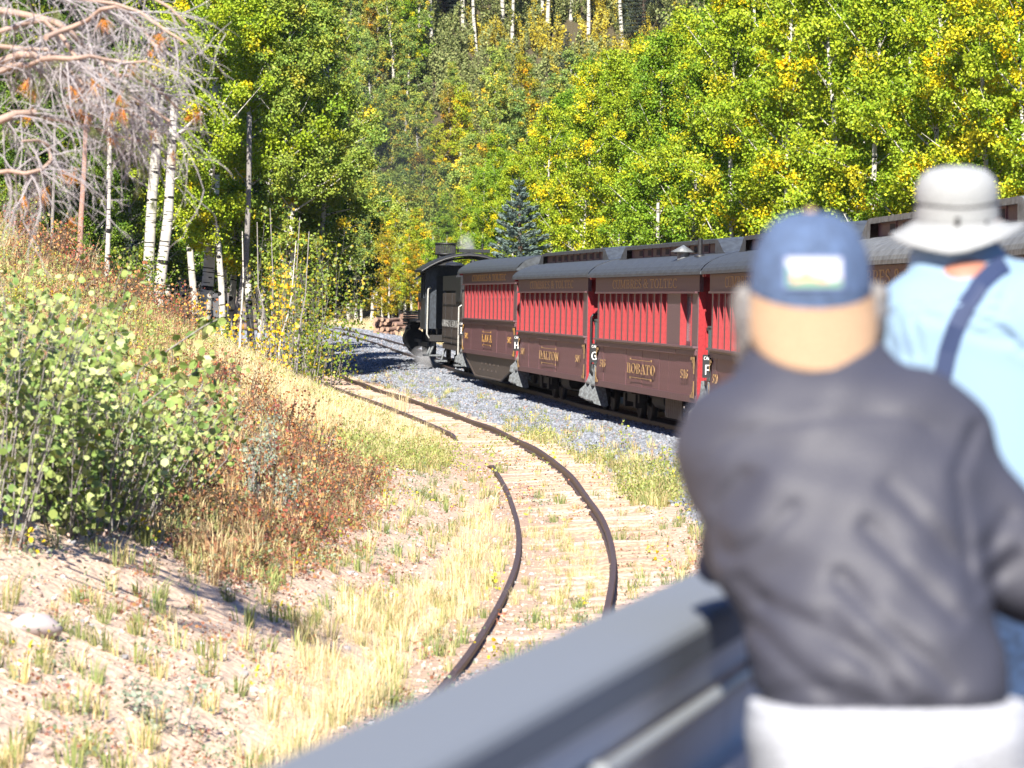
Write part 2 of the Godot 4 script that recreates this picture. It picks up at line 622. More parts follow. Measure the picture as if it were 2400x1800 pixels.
func tie_mesh(seed_: int, tone: Color) -> ArrayMesh:
	var r := RandomNumberGenerator.new()
	r.seed = seed_
	var b := Buf.new()
	b.col = tone
	var k := 5
	var last := []
	for i in k + 1:
		var x := lerpf(-0.95, 0.95, float(i) / k) + r.randf_range(-0.03, 0.03)
		var w := 0.10 + r.randf_range(-0.018, 0.012)
		var h := 0.16 + r.randf_range(-0.018, 0.008)
		var z := r.randf_range(-0.012, 0.012)
		var ring := [Vector3(x, 0, z + w), Vector3(x, h - 0.02, z + w), Vector3(x, h, z + w * 0.75), Vector3(x, h - r.randf() * 0.015, z), Vector3(x, h, z - w * 0.75), Vector3(x, h - 0.025, z - w), Vector3(x, 0, z - w)]
		if last:
			for j in ring.size() - 1:
				b.quad(last[j], ring[j], ring[j + 1], last[j + 1])
		if i == 0 or i == k:
			for j in range(1, ring.size() - 1):
				if i == 0:
					b.tri(ring[0], ring[j], ring[j + 1])
				else:
					b.tri(ring[0], ring[j + 1], ring[j])
		last = ring
	return b.mesh()


func build_tracks() -> void:
	var m := thing("main_track", "narrow railway track under the train, its ties half sunk in grey ballast", "railway track")
	for s in [-0.485, 0.485]:
		put("rail", rail_mesh(MAIN, s, -8.0, 226.0, func(d): return grade(d)), M.rail, m)
	var tones := [Color(1, 1, 1), Color(0.8, 0.78, 0.74), Color(1.15, 1.1, 1.02), Color(0.92, 0.84, 0.76)]
	var ties := []
	for i in 4:
		ties.append(tie_mesh(40 + i, tones[i]))
	rng.seed = 91
	var d := 62.0
	while d < 214.0:
		var t := put("tie", ties[rng.randi() % 4], M.tie_dark, m)
		var a := atan2(curve(MAIN, d + 0.5) - curve(MAIN, d - 0.5), 1.0)
		t.position = Vector3(curve(MAIN, d), grade(d) - 0.27, -d)
		t.rotation.y = -a + rng.randf_range(-0.03, 0.03)
		d += 0.6
	var s2 := thing("siding_track", "rusty curved siding track with weathered pale ties and a half buried left rail", "railway track")
	put("rail", rail_mesh(SIDE, 0.485, -6.0, 160.0, func(d): return -0.115 + grade(d) + 0.012 * sin(d * 0.7)), M.rail, s2)
	put("rail", rail_mesh(SIDE, -0.485, -6.0, 160.0, func(d): return -0.14 + grade(d) - 0.22 * smoothstep(51.5, 54.5, d) * smoothstep(62.5, 59.5, d) - 0.08 * smoothstep(54.0, 50.0, d)), M.rail, s2)
	d = 21.0
	while d < 130.0:
		var t := put("tie", ties[rng.randi() % 4], M.tie, s2)
		var a := atan2(curve(SIDE, d + 0.5) - curve(SIDE, d - 0.5), 1.0)
		var sink := smoothstep(64.0, 56.0, d)
		t.position = Vector3(curve(SIDE, d) + rng.randf_range(-0.06, 0.1) + 0.12 * sink, -0.372 + grade(d) + rng.randf_range(-0.018, 0.012) - 0.034 * sink, -d)
		t.rotation = Vector3(rng.randf_range(-0.03, 0.03), -a + rng.randf_range(-0.06, 0.06), 0.058 * sink + rng.randf_range(-0.012, 0.012))
		t.scale = Vector3(rng.randf_range(0.94, 1.06), 1.0, rng.randf_range(0.8, 1.15))
		d += rng.randf_range(0.48, 0.62)


func stone_mesh(seed_: int) -> ArrayMesh:
	var r := RandomNumberGenerator.new()
	r.seed = seed_
	var b := Buf.new()
	var p := []
	var g := (1.0 + sqrt(5.0)) / 2.0
	for q in [Vector3(-1, g, 0), Vector3(1, g, 0), Vector3(-1, -g, 0), Vector3(1, -g, 0), Vector3(0, -1, g), Vector3(0, 1, g), Vector3(0, -1, -g), Vector3(0, 1, -g), Vector3(g, 0, -1), Vector3(g, 0, 1), Vector3(-g, 0, -1), Vector3(-g, 0, 1)]:
		var k: Vector3 = q.normalized() * r.randf_range(0.32, 0.62)
		p.append(k * Vector3(1.1, 0.75, 0.9))
	for f in [[0, 11, 5], [0, 5, 1], [0, 1, 7], [0, 7, 10], [0, 10, 11], [1, 5, 9], [5, 11, 4], [11, 10, 2], [10, 7, 6], [7, 1, 8], [3, 9, 4], [3, 4, 2], [3, 2, 6], [3, 6, 8], [3, 8, 9], [4, 9, 5], [2, 4, 11], [6, 2, 10], [8, 6, 7], [9, 8, 1]]:
		b.tri(p[f[0]], p[f[1]], p[f[2]])
	return b.mesh()


func scatter(called: String, mesh_: Mesh, m: Material, where: Array, tints: Array, kind := "stuff") -> MultiMeshInstance3D:
	var mm := MultiMesh.new()
	mm.transform_format = MultiMesh.TRANSFORM_3D
	mm.use_colors = true
	mm.mesh = mesh_
	mm.instance_count = where.size()
	for i in where.size():
		mm.set_instance_transform(i, where[i])
		mm.set_instance_color(i, tints[i])
	var o := MultiMeshInstance3D.new()
	o.name = numbered(called)
	o.multimesh = mm
	o.material_override = m
	o.set_meta("kind", kind)
	add_child(o)
	return o


func build_gravel() -> void:
	rng.seed = 17
	var where := [[], [], []]
	var tint := [[], [], []]
	var tries := 150000
	for i in tries:
		var d := 38.0 + 165.0 * pow(rng.randf(), 1.5)
		var xm := curve(MAIN, d)
		var xs := curve(SIDE, d)
		var lo := xm - 3.2
		if d > 95.0:
			lo = minf(lo, lerpf(lo, xs + 0.8, smoothstep(95.0, 106.0, d)))
		var x := rng.randf_range(lo, xm + (3.0 if d > 96.0 else -0.2))
		var a := absf(x - xm)
		var keep := 1.0
		if x > xm - 3.2:
			keep = smoothstep(3.2, 2.4, a + 0.35 * bump(x, d))
		if d > 95.0:
			keep = maxf(keep, 0.7 if x < xm else 0.0)
		if a < 0.6:
			keep *= 0.4
		if rng.randf() > keep:
			continue
		var s := rng.randf_range(0.045, 0.095) * (1.0 + maxf(d - 90.0, 0.0) * 0.006)
		var bs := Basis.from_euler(Vector3(rng.randf() * TAU, rng.randf() * TAU, rng.randf() * TAU)).scaled(Vector3.ONE * s)
		var k := rng.randi() % 3
		where[k].append(Transform3D(bs, on_ground(x, d, rng.randf_range(-0.1, 0.35) * s)))
		var g := rng.randf_range(0.55, 1.45)
		var warm := rng.randf()
		tint[k].append(Color(g * 1.25, g, g * 0.85) if warm > 0.93 else Color(g * 0.97, g, g * 1.05))
	for k in 3:
		scatter("gravel", stone_mesh(100 + k), M.stone, where[k], tint[k])
	# small stones lying on the pink dirt
	var wp := []
	var tp := []
	for i in 15000:
		var d := 17.0 + 80.0 * rng.randf() * rng.randf()
		var xs := curve(SIDE, d)
		var x := rng.randf_range(xs - 4.0, minf(xs + 4.2, curve(MAIN, d) - 2.2))
		var s := 0.016 + 0.03 * pow(rng.randf(), 3.0)
		if d > 45.0 and x > xs:
			s *= 1.4
		var bs := Basis.from_euler(Vector3(rng.randf() * TAU, rng.randf() * TAU, 0)).scaled(Vector3.ONE * s * 1.4)
		wp.append(Transform3D(bs, on_ground(x, d, 0.2 * s)))
		var g := rng.randf_range(0.2, 0.5)
		tp.append(Color(g * 1.15, g * 0.86, g * 0.68) if rng.randf() < 0.85 else Color(g * 0.9, g * 0.88, g * 0.88))
	scatter("pebbles", stone_mesh(104), M.pebble, wp, tp)


# ---------------------------------------------------------------- lettering
var fonts := {}

func letters(called: String, text: String, font: String, high: float, squeeze: float, m: Material, parent: Node, p: Vector3, turn: float) -> void:
	# flat raised lettering, centred on p; turn about y
	if not fonts.has(font):
		var f := SystemFont.new()
		f.font_names = PackedStringArray([font])
		fonts[font] = f
	var t := TextMesh.new()
	t.text = text
	t.font = fonts[font]
	t.font_size = 64
	t.pixel_size = high / 46.0
	t.depth = 0.006
	t.curve_step = 4.0
	var o := MeshInstance3D.new()
	o.mesh = t
	o.material_override = m
	o.name = called
	parent.add_child(o, true)
	o.transform = Transform3D(Basis(Vector3.UP, turn) * Basis.from_scale(Vector3(squeeze, 1, 1)), p)


const LEFT := -PI / 2      # turned to face the left side of a car


func car_frame(far_x: float, far_d: float, near_x: float, near_d: float, length: float, up: float, roll := -0.022) -> Transform3D:
	# where a coach stands: given the left corners of its side
	var f := Vector3(far_x - near_x, 0, -(far_d - near_d)).normalized()
	var r := f.cross(Vector3.UP)
	var mid := Vector3((far_x + near_x) * 0.5, up, -(far_d + near_d) * 0.5) + r * 1.27
	var b := Basis(r, Vector3.UP, -f)
	b = b * Basis(Vector3(0, 0, 1), roll)
	return Transform3D(b, mid)


func arch(x: float) -> float:
	# main roof: low arch, rounder at the eaves
	var t := clampf(absf(x) / 1.38, 0.0, 1.0)
	return 2.82 + 0.40 * pow(1.0 - pow(t, 2.6), 0.62)


func clere_top(x: float) -> float:
	return 3.40 + 0.07 * (1.0 - pow(absf(x) / 0.84, 2.0))


func wheelset(t: Node3D, z: float, up := 0.0) -> void:
	var fr := Buf.new()
	for s in [-0.75, 0.75]:
		fr.box(Vector3(s, 0.42, z), Vector3(0.12, 0.16, 1.9))
		fr.box(Vector3(s, 0.60, z), Vector3(0.2, 0.2, 0.5))
		for q in [-0.62, 0.62]:
			fr.box(Vector3(s, 0.36, z + q), Vector3(0.2, 0.26, 0.24))
	fr.box(Vector3(0, 0.5, z), Vector3(1.6, 0.2, 0.34))
	put("truck_frame", fr, M.gear, t)
	for q in [-0.62, 0.62]:
		for s in [-0.49, 0.49]:
			var w := Buf.new()
			w.xf = Transform3D(Basis(Vector3(0, 0, 1), PI / 2), Vector3(s, 0.34, z + q))
			w.lathe([Vector2(0.0, -0.06), Vector2(0.33, -0.06), Vector2(0.36, -0.05), Vector2(0.36, 0.0), Vector2(0.34, 0.05), Vector2(0.3, 0.05), Vector2(0.26, 0.02), Vector2(0.1, 0.02), Vector2(0.08, 0.07), Vector2(0.0, 0.07)], 20)
			put("wheel", w, M.gear, t)
	var ax := Buf.new()
	for q in [-0.62, 0.62]:
		ax.rod(Vector3(-0.6, 0.34, z + q), Vector3(0.6, 0.34, z + q), 0.06)
	put("axle", ax, M.gear, t)


func step_plates(t: Node3D, z: float, dz: float, lift: float) -> void:
	# open steps hanging from the platform corner: two stringers and two treads on each side
	for s in [-1.0, 1.0]:
		var b := Buf.new()
		var pg := PackedVector2Array()
		for q in [Vector2(-1.02, 0.98), Vector2(-1.20, 0.98), Vector2(-1.22, 0.74), Vector2(-1.30, 0.55), Vector2(-1.40, 0.46), Vector2(-1.42, 0.32), Vector2(-1.33, 0.30), Vector2(-1.30, 0.24), Vector2(-1.06, 0.17), Vector2(-1.0, 0.20), Vector2(-1.07, 0.55)]:
			pg.append(Vector2(q.x * -s, q.y))
		if s < 0.0:
			pg.reverse()
		for k in [0.0, dz]:
			b.xf = Transform3D(Basis.IDENTITY, Vector3(0, lift, z + k))
			b.prism(pg, -0.014, 0.014)
		b.xf = Transform3D(Basis.IDENTITY, Vector3(0, lift, z + dz * 0.5))
		b.box(Vector3(1.25 * s, 0.30, 0), Vector3(0.26, 0.03, absf(dz)))
		b.box(Vector3(1.16 * s, 0.60, 0), Vector3(0.24, 0.03, absf(dz)))
		put("steps", b, M.grey_iron, t)


func coach(label: String, frame: Transform3D, o: Dictionary) -> Node3D:
	var t := thing("passenger_coach", label, "coach", Vector3.ZERO, 0.0, "maroon coaches of the train")
	t.transform = frame
	var L: float = o.get("length", 11.0)
	var hl := L * 0.5
	var lift: float = o.get("lift", 0.0)
	var wall := -1.27
	var roof_m: Material = M.roof_pale if o.has("pale") else M.roof
	rng.seed = hash(label)
	# --- core: a dark inside with floor and ceiling
	var core := Buf.new()
	core.box(Vector3(0, 0.80, 0), Vector3(2.40, 0.22, L - 0.06))
	core.box(Vector3(0, 2.78, 0), Vector3(2.36, 0.04, L - 0.06))
	put("floor", core, M.interior, t)
	# --- both sides
	for s in [-1.0, 1.0]:
		var x: float = 1.27 * s
		# lower panels, each a board group of its own
		var np := int(round(L / 0.92))
		for k in np:
			var b := Buf.new()
			var z := -hl + (k + 0.5) * L / np
			b.box(Vector3(x + s * rng.randf_range(-0.004, 0.004) - s * 0.03, 1.035, z), Vector3(0.06, 0.87, L / np - 0.006))
			b.box(Vector3(x - s * 0.04, 1.035, z), Vector3(0.03, 0.86, L / np))
			put("side_panel", b, M.maroon, t)
		var sill := Buf.new()
		sill.box(Vector3(x - s * 0.02, 0.66, 0), Vector3(0.08, 0.12, L + 0.02))
		put("side_sill", sill, M.maroon_board, t)
		var belt := Buf.new()
		belt.box(Vector3(x + s * 0.02, 1.545, 0), Vector3(0.12, 0.035, L + 0.03))
		belt.box(Vector3(x + s * 0.0, 1.505, 0), Vector3(0.06, 0.05, L))
		put("window_ledge", belt, M.maroon_trim, t)
		var belt2 := Buf.new()
		var nb := 6
		for k in nb:
			belt2.box(Vector3(x + s * (0.012 + rng.randf_range(-0.004, 0.004)), 1.445, -hl + (k + 0.5) * L / nb), Vector3(0.06, 0.075, L / nb - 0.008))
		put("belt_rail", belt2, M.maroon_board, t)
		var lb := Buf.new()
		lb.box(Vector3(x - s * 0.015, 2.63, 0), Vector3(0.07, 0.29, L + 0.36))
		lb.box(Vector3(x + s * 0.025, 2.475, 0), Vector3(0.075, 0.035, L))
		put("letterboard", lb, M.maroon_board, t)
		# end posts
		var post: float = o.get("post", 0.30)
		for e in [-1.0, 1.0]:
			var b := Buf.new()
			b.box(Vector3(x - s * 0.03, 2.01, e * (hl - post * 0.5)), Vector3(0.06, 0.90, post))
			put("corner_post", b, M.maroon_trim, t)
		# windows from the far end on
		var z0 := -hl + post
		var n_win: int = o.get("windows", 12)
		var pitch: float = o.get("pitch", (L - 2.0 * post) / n_win)
		var open_w: float = o.get("open", 0.62) * pitch
		var spots := []
		for k in n_win:
			spots.append([z0 + k * pitch, pitch, open_w])
		var z1 := z0 + n_win * pitch
		if o.has("blank"):
			var b := Buf.new()
			b.box(Vector3(x - s * 0.03, 2.01, z1 + o.blank * 0.5), Vector3(0.06, 0.90, o.blank))
			put("wall_panel", b, M.maroon_trim, t)
			z1 += o.blank
			spots.append([z1, hl - post - z1, (hl - post - z1) * 0.8])
		for q in spots:
			var za: float = q[0]
			var ow: float = q[2]
			var pw: float = q[1] - ow
			# pier on the near side of the opening
			var pier := Buf.new()
			pier.box(Vector3(x - s * 0.03, 2.01, za + ow + pw * 0.5), Vector3(0.06, 0.90, pw))
			put("window_pier", pier, M.maroon_trim, t)
			var w := Node3D.new()
			w.name = "window"
			t.add_child(w, true)
			var fr := Buf.new()
			var zc := za + ow * 0.5
			for e in [-1.0, 1.0]:
				fr = Buf.new()
				fr.box(Vector3(x - s * 0.055, 2.01, zc + e * (ow * 0.5 - 0.012)), Vector3(0.135, 0.895, 0.024))
				put("jamb", fr, M.red_sash, w)
			var sh := Buf.new()
			for e in [-1.0, 1.0]:
				sh.box(Vector3(x - s * 0.115, 2.01, zc + e * (ow * 0.5 - 0.05)), Vector3(0.03, 0.89, 0.05))
			sh.box(Vector3(x - s * 0.115, 1.60, zc), Vector3(0.03, 0.07, ow - 0.15))
			sh.box(Vector3(x - s * 0.115, 2.43, zc), Vector3(0.03, 0.05, ow - 0.15))
			if o.has("transom"):
				sh.box(Vector3(x - s * 0.075, 2.10, zc), Vector3(0.09, 0.05, ow - 0.05))
			put("sash", sh, M.maroon_trim, w)
			var gl := Buf.new()
			gl.box(Vector3(x - s * 0.118, 2.01, zc), Vector3(0.006, 0.80, ow - 0.15))
			put("pane", gl, M.glass, w)
			if o.has("transom") and rng.randf() < 0.5:
				var cu := Buf.new()
				cu.box(Vector3(x - s * 0.13, 2.27, zc), Vector3(0.01, 0.28, ow * 0.8))
				put("curtain", cu, M.curtain, w)
	# --- roof
	var hood := 0.70
	var st := []
	var zz := -hl - hood
	while zz <= hl + hood + 0.001:
		st.append(zz)
		zz += (L + 2.0 * hood) / 64.0
	var flat_roof: bool = o.has("plain_roof")
	var prof := PackedFloat32Array([-1.38, -1.36, -1.3, -1.2, -1.08, -0.94, -0.84])
	var roof := Buf.new()
	var cw := Buf.new()
	var y_sh := func(z: float) -> float:
		var e := absf(z) - (hl - 0.75)
		return 0.0 if flat_roof else 1.0 - smoothstep(0.0, 0.85, e)
	for i in st.size() - 1:
		var za: float = st[i]
		var zb: float = st[i + 1]
		var ka: float = y_sh.call(za)
		var kb: float = y_sh.call(zb)
		for s in [-1.0, 1.0]:
			for k in prof.size() - 1:
				var xa: float = prof[k] * -s
				var xb: float = prof[k + 1] * -s
				var a := Vector3(xa, arch(xa), za)
				var b := Vector3(xa, arch(xa), zb)
				var c := Vector3(xb, arch(xb), zb)
				var d := Vector3(xb, arch(xb), za)
				if s > 0.0:
					roof.quad(d, c, b, a)
				else:
					roof.quad(a, b, c, d)
			# clerestory wall and its overhanging roof, or the plain crown
			var ta := lerpf(arch(0.84), clere_top(0.84), ka)
			var tb := lerpf(arch(0.84), clere_top(0.84), kb)
			var x1: float = 0.84 * s
			var x2: float = 0.74 * s
			if ka > 0.985 and kb > 0.985:
				var p := [Vector3(x2, arch(x2), za), Vector3(x2, arch(x2), zb), Vector3(x2, tb - 0.06, zb), Vector3(x2, ta - 0.06, za)]
				cw.quad(p[0], p[1], p[2], p[3])
				roof.quad(Vector3(x1, arch(x1), za), Vector3(x1, arch(x1), zb), Vector3(x2, arch(x2) + 0.004, zb), Vector3(x2, arch(x2) + 0.004, za))
				roof.quad(Vector3(x1, tb - 0.07, zb), Vector3(x1, ta - 0.07, za), Vector3(x1, ta, za), Vector3(x1, tb, zb))
				roof.quad(Vector3(x1, ta - 0.07, za), Vector3(x1, tb - 0.07, zb), Vector3(x2, tb - 0.06, zb), Vector3(x2, ta - 0.06, za))
			elif ka > 0.02 or kb > 0.02:
				# flared end of the clerestory
				roof.quad(Vector3(x1, arch(x1), zb), Vector3(x1, arch(x1), za), Vector3(x1, ta, za), Vector3(x1, tb, zb))
		for k in 8:
			var xa := -0.84 + k * 0.21
			var xb := xa + 0.21
			var a := Vector3(xa, lerpf(arch(xa), clere_top(xa), ka), za)
			var b := Vector3(xb, lerpf(arch(xb), clere_top(xb), ka), za)
			var c := Vector3(xb, lerpf(arch(xb), clere_top(xb), kb), zb)
			var d := Vector3(xa, lerpf(arch(xa), clere_top(xa), kb), zb)
			roof.quad(d, c, b, a)
	# eave lips and the end arches
	for s in [-1.0, 1.0]:
		roof.box(Vector3(1.37 * s, 2.80, 0), Vector3(0.03, 0.05, L + 2.0 * hood))
		roof.box(Vector3(1.31 * s, 2.785, 0), Vector3(0.12, 0.012, L + 2.0 * hood))
	var ag := PackedVector2Array([Vector2(-1.38, 2.78), Vector2(1.38, 2.78)])
	for k in 17:
		var xq := 1.38 - 2.76 * k / 16.0
		ag.append(Vector2(xq, arch(xq) - 0.004))
	roof.prism(ag, hl + hood - 0.05, hl + hood - 0.004)
	roof.prism(ag, -hl - hood + 0.004, -hl - hood + 0.05)
	put("roof", roof, roof_m, t)
	if not flat_roof:
		put("clerestory_wall", cw, M.maroon_board, t)
		var nw := 8
		for s in [-1.0, 1.0]:
			for k in nw:
				var z := -hl + 1.6 + (k + 0.5) * (L - 3.2) / nw
				var w := Node3D.new()
				w.name = "vent_window"
				t.add_child(w, true)
				var b := Buf.new()
				b.box(Vector3(0.742 * s, 3.255, z), Vector3(0.03, 0.17, 0.46))
				put("vent_frame", b, M.maroon, w)
				var g := Buf.new()
				g.box(Vector3(0.757 * s, 3.255, z), Vector3(0.01, 0.11, 0.38))
				put("pane", g, M.interior, w)
	# --- ends
	for e in [-1.0, 1.0]:
		var b := Buf.new()
		for s in [-1.0, 1.0]:
			b.box(Vector3(0.83 * s, 1.68, e * (hl - 0.03)), Vector3(0.86, 2.16, 0.06))
			b.box(Vector3(1.20 * s, 1.68, e * (hl + 0.012)), Vector3(0.12, 2.16, 0.03))
		b.box(Vector3(0, 2.68, e * (hl - 0.03)), Vector3(0.82, 0.2, 0.06))
		b.box(Vector3(0, 2.765, e * (hl + hood - 0.06)), Vector3(2.64, 0.06, 0.09))
		put("end_wall", b, M.red, t)
		var door := Buf.new()
		door.box(Vector3(0, 1.58, e * (hl - 0.06)), Vector3(0.82, 1.98, 0.04))
		door.box(Vector3(0.30, 1.55, e * (hl - 0.03)), Vector3(0.04, 0.04, 0.06))
		put("end_door", door, M.red_sash, t)
		var pl := Buf.new()
		pl.box(Vector3(0, 0.95, e * (hl + 0.37)), Vector3(2.3, 0.08, 0.72))
		pl.box(Vector3(0, 0.80, e * (hl + 0.70)), Vector3(2.2, 0.22, 0.08))
		pl.box(Vector3(0, 0.72, e * (hl + 0.85)), Vector3(0.24, 0.2, 0.35))
		put("platform", pl, M.black_iron, t)
		step_plates(t, e * (hl + 0.06), e * 0.58, 0.0)
		# grab irons on the end face
		for s in [-1.0, 1.0]:
			var gb := Buf.new()
			var z: float = e * (hl + 0.075)
			gb.path([Vector3(1.10 * s, 1.86, e * hl), Vector3(1.10 * s, 1.86, z), Vector3(1.07 * s, 1.8, z), Vector3(1.07 * s, 1.2, z), Vector3(1.10 * s, 1.14, z), Vector3(1.10 * s, 1.14, e * hl)], 0.014)
			for q in [1.86, 1.14]:
				gb.box(Vector3(1.10 * s, q, e * (hl + 0.04)), Vector3(0.05, 0.05, 0.05))
			put("grab_iron", gb, M.black_iron, t)
			# folding gate beside the platform
			var gt := Buf.new()
			for k in 5:
				gt.box(Vector3(1.16 * s, 1.45, e * (hl + 0.48 + 0.045 * k)), Vector3(0.03, 0.86, 0.022))
			gt.box(Vector3(1.16 * s, 1.02, e * (hl + 0.57)), Vector3(0.05, 0.04, 0.26))
			gt.box(Vector3(1.16 * s, 1.90, e * (hl + 0.57)), Vector3(0.05, 0.03, 0.26))
			put("folding_gate", gt, M.gate_green, t)
	if o.has("big_rail"):
		var br := Buf.new()
		var zc := hl + 0.12
		br.path([Vector3(-0.9, 2.02, hl), Vector3(-0.9, 2.02, zc), Vector3(-1.02, 2.02, zc), Vector3(-1.16, 2.01, zc), Vector3(-1.20, 1.95, zc), Vector3(-1.20, 1.0, zc), Vector3(-1.20, 0.86, zc), Vector3(-1.16, 0.80, zc), Vector3(-1.08, 0.80, zc), Vector3(-1.04, 0.84, zc)], 0.026, 10)
		put("safety_rail", br, M.black_iron, t)
	# --- running gear
	wheelset(t, -hl + 1.6)
	wheelset(t, hl - 1.6)
	var ub := Buf.new()
	for s in [-1.0, 1.0]:
		ub.path([Vector3(0.6 * s, 0.62, -hl + 2.4), Vector3(0.6 * s, 0.30, -1.4), Vector3(0.6 * s, 0.30, 1.4), Vector3(0.6 * s, 0.62, hl - 2.4)], 0.02, 6)
		for z in [-1.4, 1.4]:
			ub.box(Vector3(0.6 * s, 0.46, z), Vector3(0.08, 0.3, 0.1))
	ub.box(Vector3(0.2, 0.45, -0.4), Vector3(0.5, 0.4, 1.6))
	ub.rod(Vector3(-0.5, 0.45, -2.2), Vector3(-0.5, 0.45, -0.9), 0.2, 12)
	put("underframe", ub, M.gear, t)
	if o.has("slat_box"):
		var sb := Buf.new()
		for k in 9:
			sb.box(Vector3(-0.95, 0.40, hl - 4.6 + k * 0.19), Vector3(0.03, 0.40, 0.165))
		put("battery_box", sb, M.slat, t)
	if o.has("apron"):
		for s in [-1.0, 1.0]:
			var ap := Buf.new()
			ap.xf = Transform3D(Basis(Vector3(0, 0, 1), Vector3(0, 1, 0), Vector3(-1, 0, 0)), Vector3(s * 1.2, 0, 0))
			ap.prism(PackedVector2Array([Vector2(-hl + 0.5, 0.60), Vector2(-hl + 0.4, 0.52), Vector2(-hl + 2.6, 0.02), Vector2(hl - 3.0, 0.02), Vector2(hl - 0.6, 0.40), Vector2(hl - 0.3, 0.60)]), -0.02, 0.02)
			ap.xf = Transform3D.IDENTITY
			ap.path([Vector3(s * 1.22, 0.50, -hl + 0.4), Vector3(s * 1.22, 0.02, -hl + 2.6), Vector3(s * 1.22, 0.02, hl - 3.0), Vector3(s * 1.22, 0.40, hl - 0.6)], 0.03, 6)
			for k in 10:
				ap.box(Vector3(s * 1.225, 0.22 + 0.16 * (k % 2), -1.9 + k * 0.42), Vector3(0.02, 0.05, 0.05))
			put("side_truss", ap, M.tender, t)
	# --- roof fittings
	if o.has("stove_pipe"):
		var sp := Buf.new()
		sp.rod(Vector3(-0.98, 3.08, hl - 1.5), Vector3(-0.98, 3.42, hl - 1.5), 0.04, 12)
		sp.lathe([Vector2(0.1, 0), Vector2(0.1, 0.03), Vector2(0.06, 0.05)], 12, Vector3(-0.98, 3.1, hl - 1.5))
		put("stove_pipe", sp, M.black_iron, t)
		var vc := Buf.new()
		vc.lathe([Vector2(0.11, 0.0), Vector2(0.11, 0.16)], 12, Vector3(-1.0, 3.05, hl - 3.0))
		vc.lathe([Vector2(0.0, 0.13), Vector2(0.24, 0.0), Vector2(0.0, -0.005)], 6, Vector3(-1.0, 3.2, hl - 3.0))
		put("roof_vent", vc, M.grey_iron, t)
	# --- lettering
	var gm: Material = M.gold if o.has("bright") else M.old_gold
	var lx := wall - 0.023
	letters("line_lettering", "CUMBRES & TOLTEC", "Droid Serif", 0.165, 3.15, gm, t, Vector3(lx, 2.635, o.get("text_z", 0.0)), LEFT)
	if o.has("title"):
		letters("name_lettering", o.title, "Droid Serif", 0.185, 3.0, gm, t, Vector3(lx - 0.012, 1.05, 0.0), LEFT)
		var wd: float = o.title.length() * 0.165 + 0.16
		var fb := Buf.new()
		for e in [-1.0, 1.0]:
			fb.box(Vector3(lx - 0.012, 1.05 + e * 0.165, 0.0), Vector3(0.006, 0.012, 2.0 * wd))
			fb.box(Vector3(lx - 0.012, 1.05, e * (wd + 0.06)), Vector3(0.006, 0.19, 0.045))
			for k in [-1.0, 1.0]:
				fb.box(Vector3(lx - 0.012, 1.05 + e * 0.175, k * wd), Vector3(0.006, 0.04, 0.11))
		put("name_border", fb, gm, t)
	if o.has("number"):
		for e in [-1.0, 1.0]:
			letters("number_lettering", o.number, "Droid Serif", 0.15, 2.1, gm, t, Vector3(lx - 0.012, 1.07, e * (hl - 1.0)), LEFT)
	var og := Buf.new()
	for e in [-1.0, 1.0]:
		for k in [-1.0, 1.0]:
			var c := Vector3(lx - 0.012, 1.03 + k * 0.34, e * (hl - 0.12))
			og.box(c + Vector3(0, -k * 0.09, 0), Vector3(0.006, 0.2, 0.11))
			og.box(c + Vector3(0, -k * 0.22, e * 0.02), Vector3(0.006, 0.12, 0.05))
			og.box(c + Vector3(0, -k * 0.02, -e * 0.16), Vector3(0.006, 0.05, 0.24))
			og.box(c + Vector3(0, -k * 0.06, -e * 0.07), Vector3(0.006, 0.06, 0.14))
	put("corner_ornament", og, gm, t)
	if o.has("letter"):
		var sg := Buf.new()
		sg.box(Vector3(wall - 0.075, 1.26, -hl + 0.12), Vector3(0.14, 0.38, 0.03))
		put("car_letter_plate", sg, M.sign_black, t)
		letters("plate_lettering", "CAR", "Droid Sans", 0.055, 0.8, M.white_paint, t, Vector3(wall - 0.075, 1.39, -hl + 0.14), 0.0)
		letters("plate_lettering", o.letter, "Droid Sans", 0.16, 0.8, M.white_paint, t, Vector3(wall - 0.075, 1.20, -hl + 0.14), 0.0)
	return t


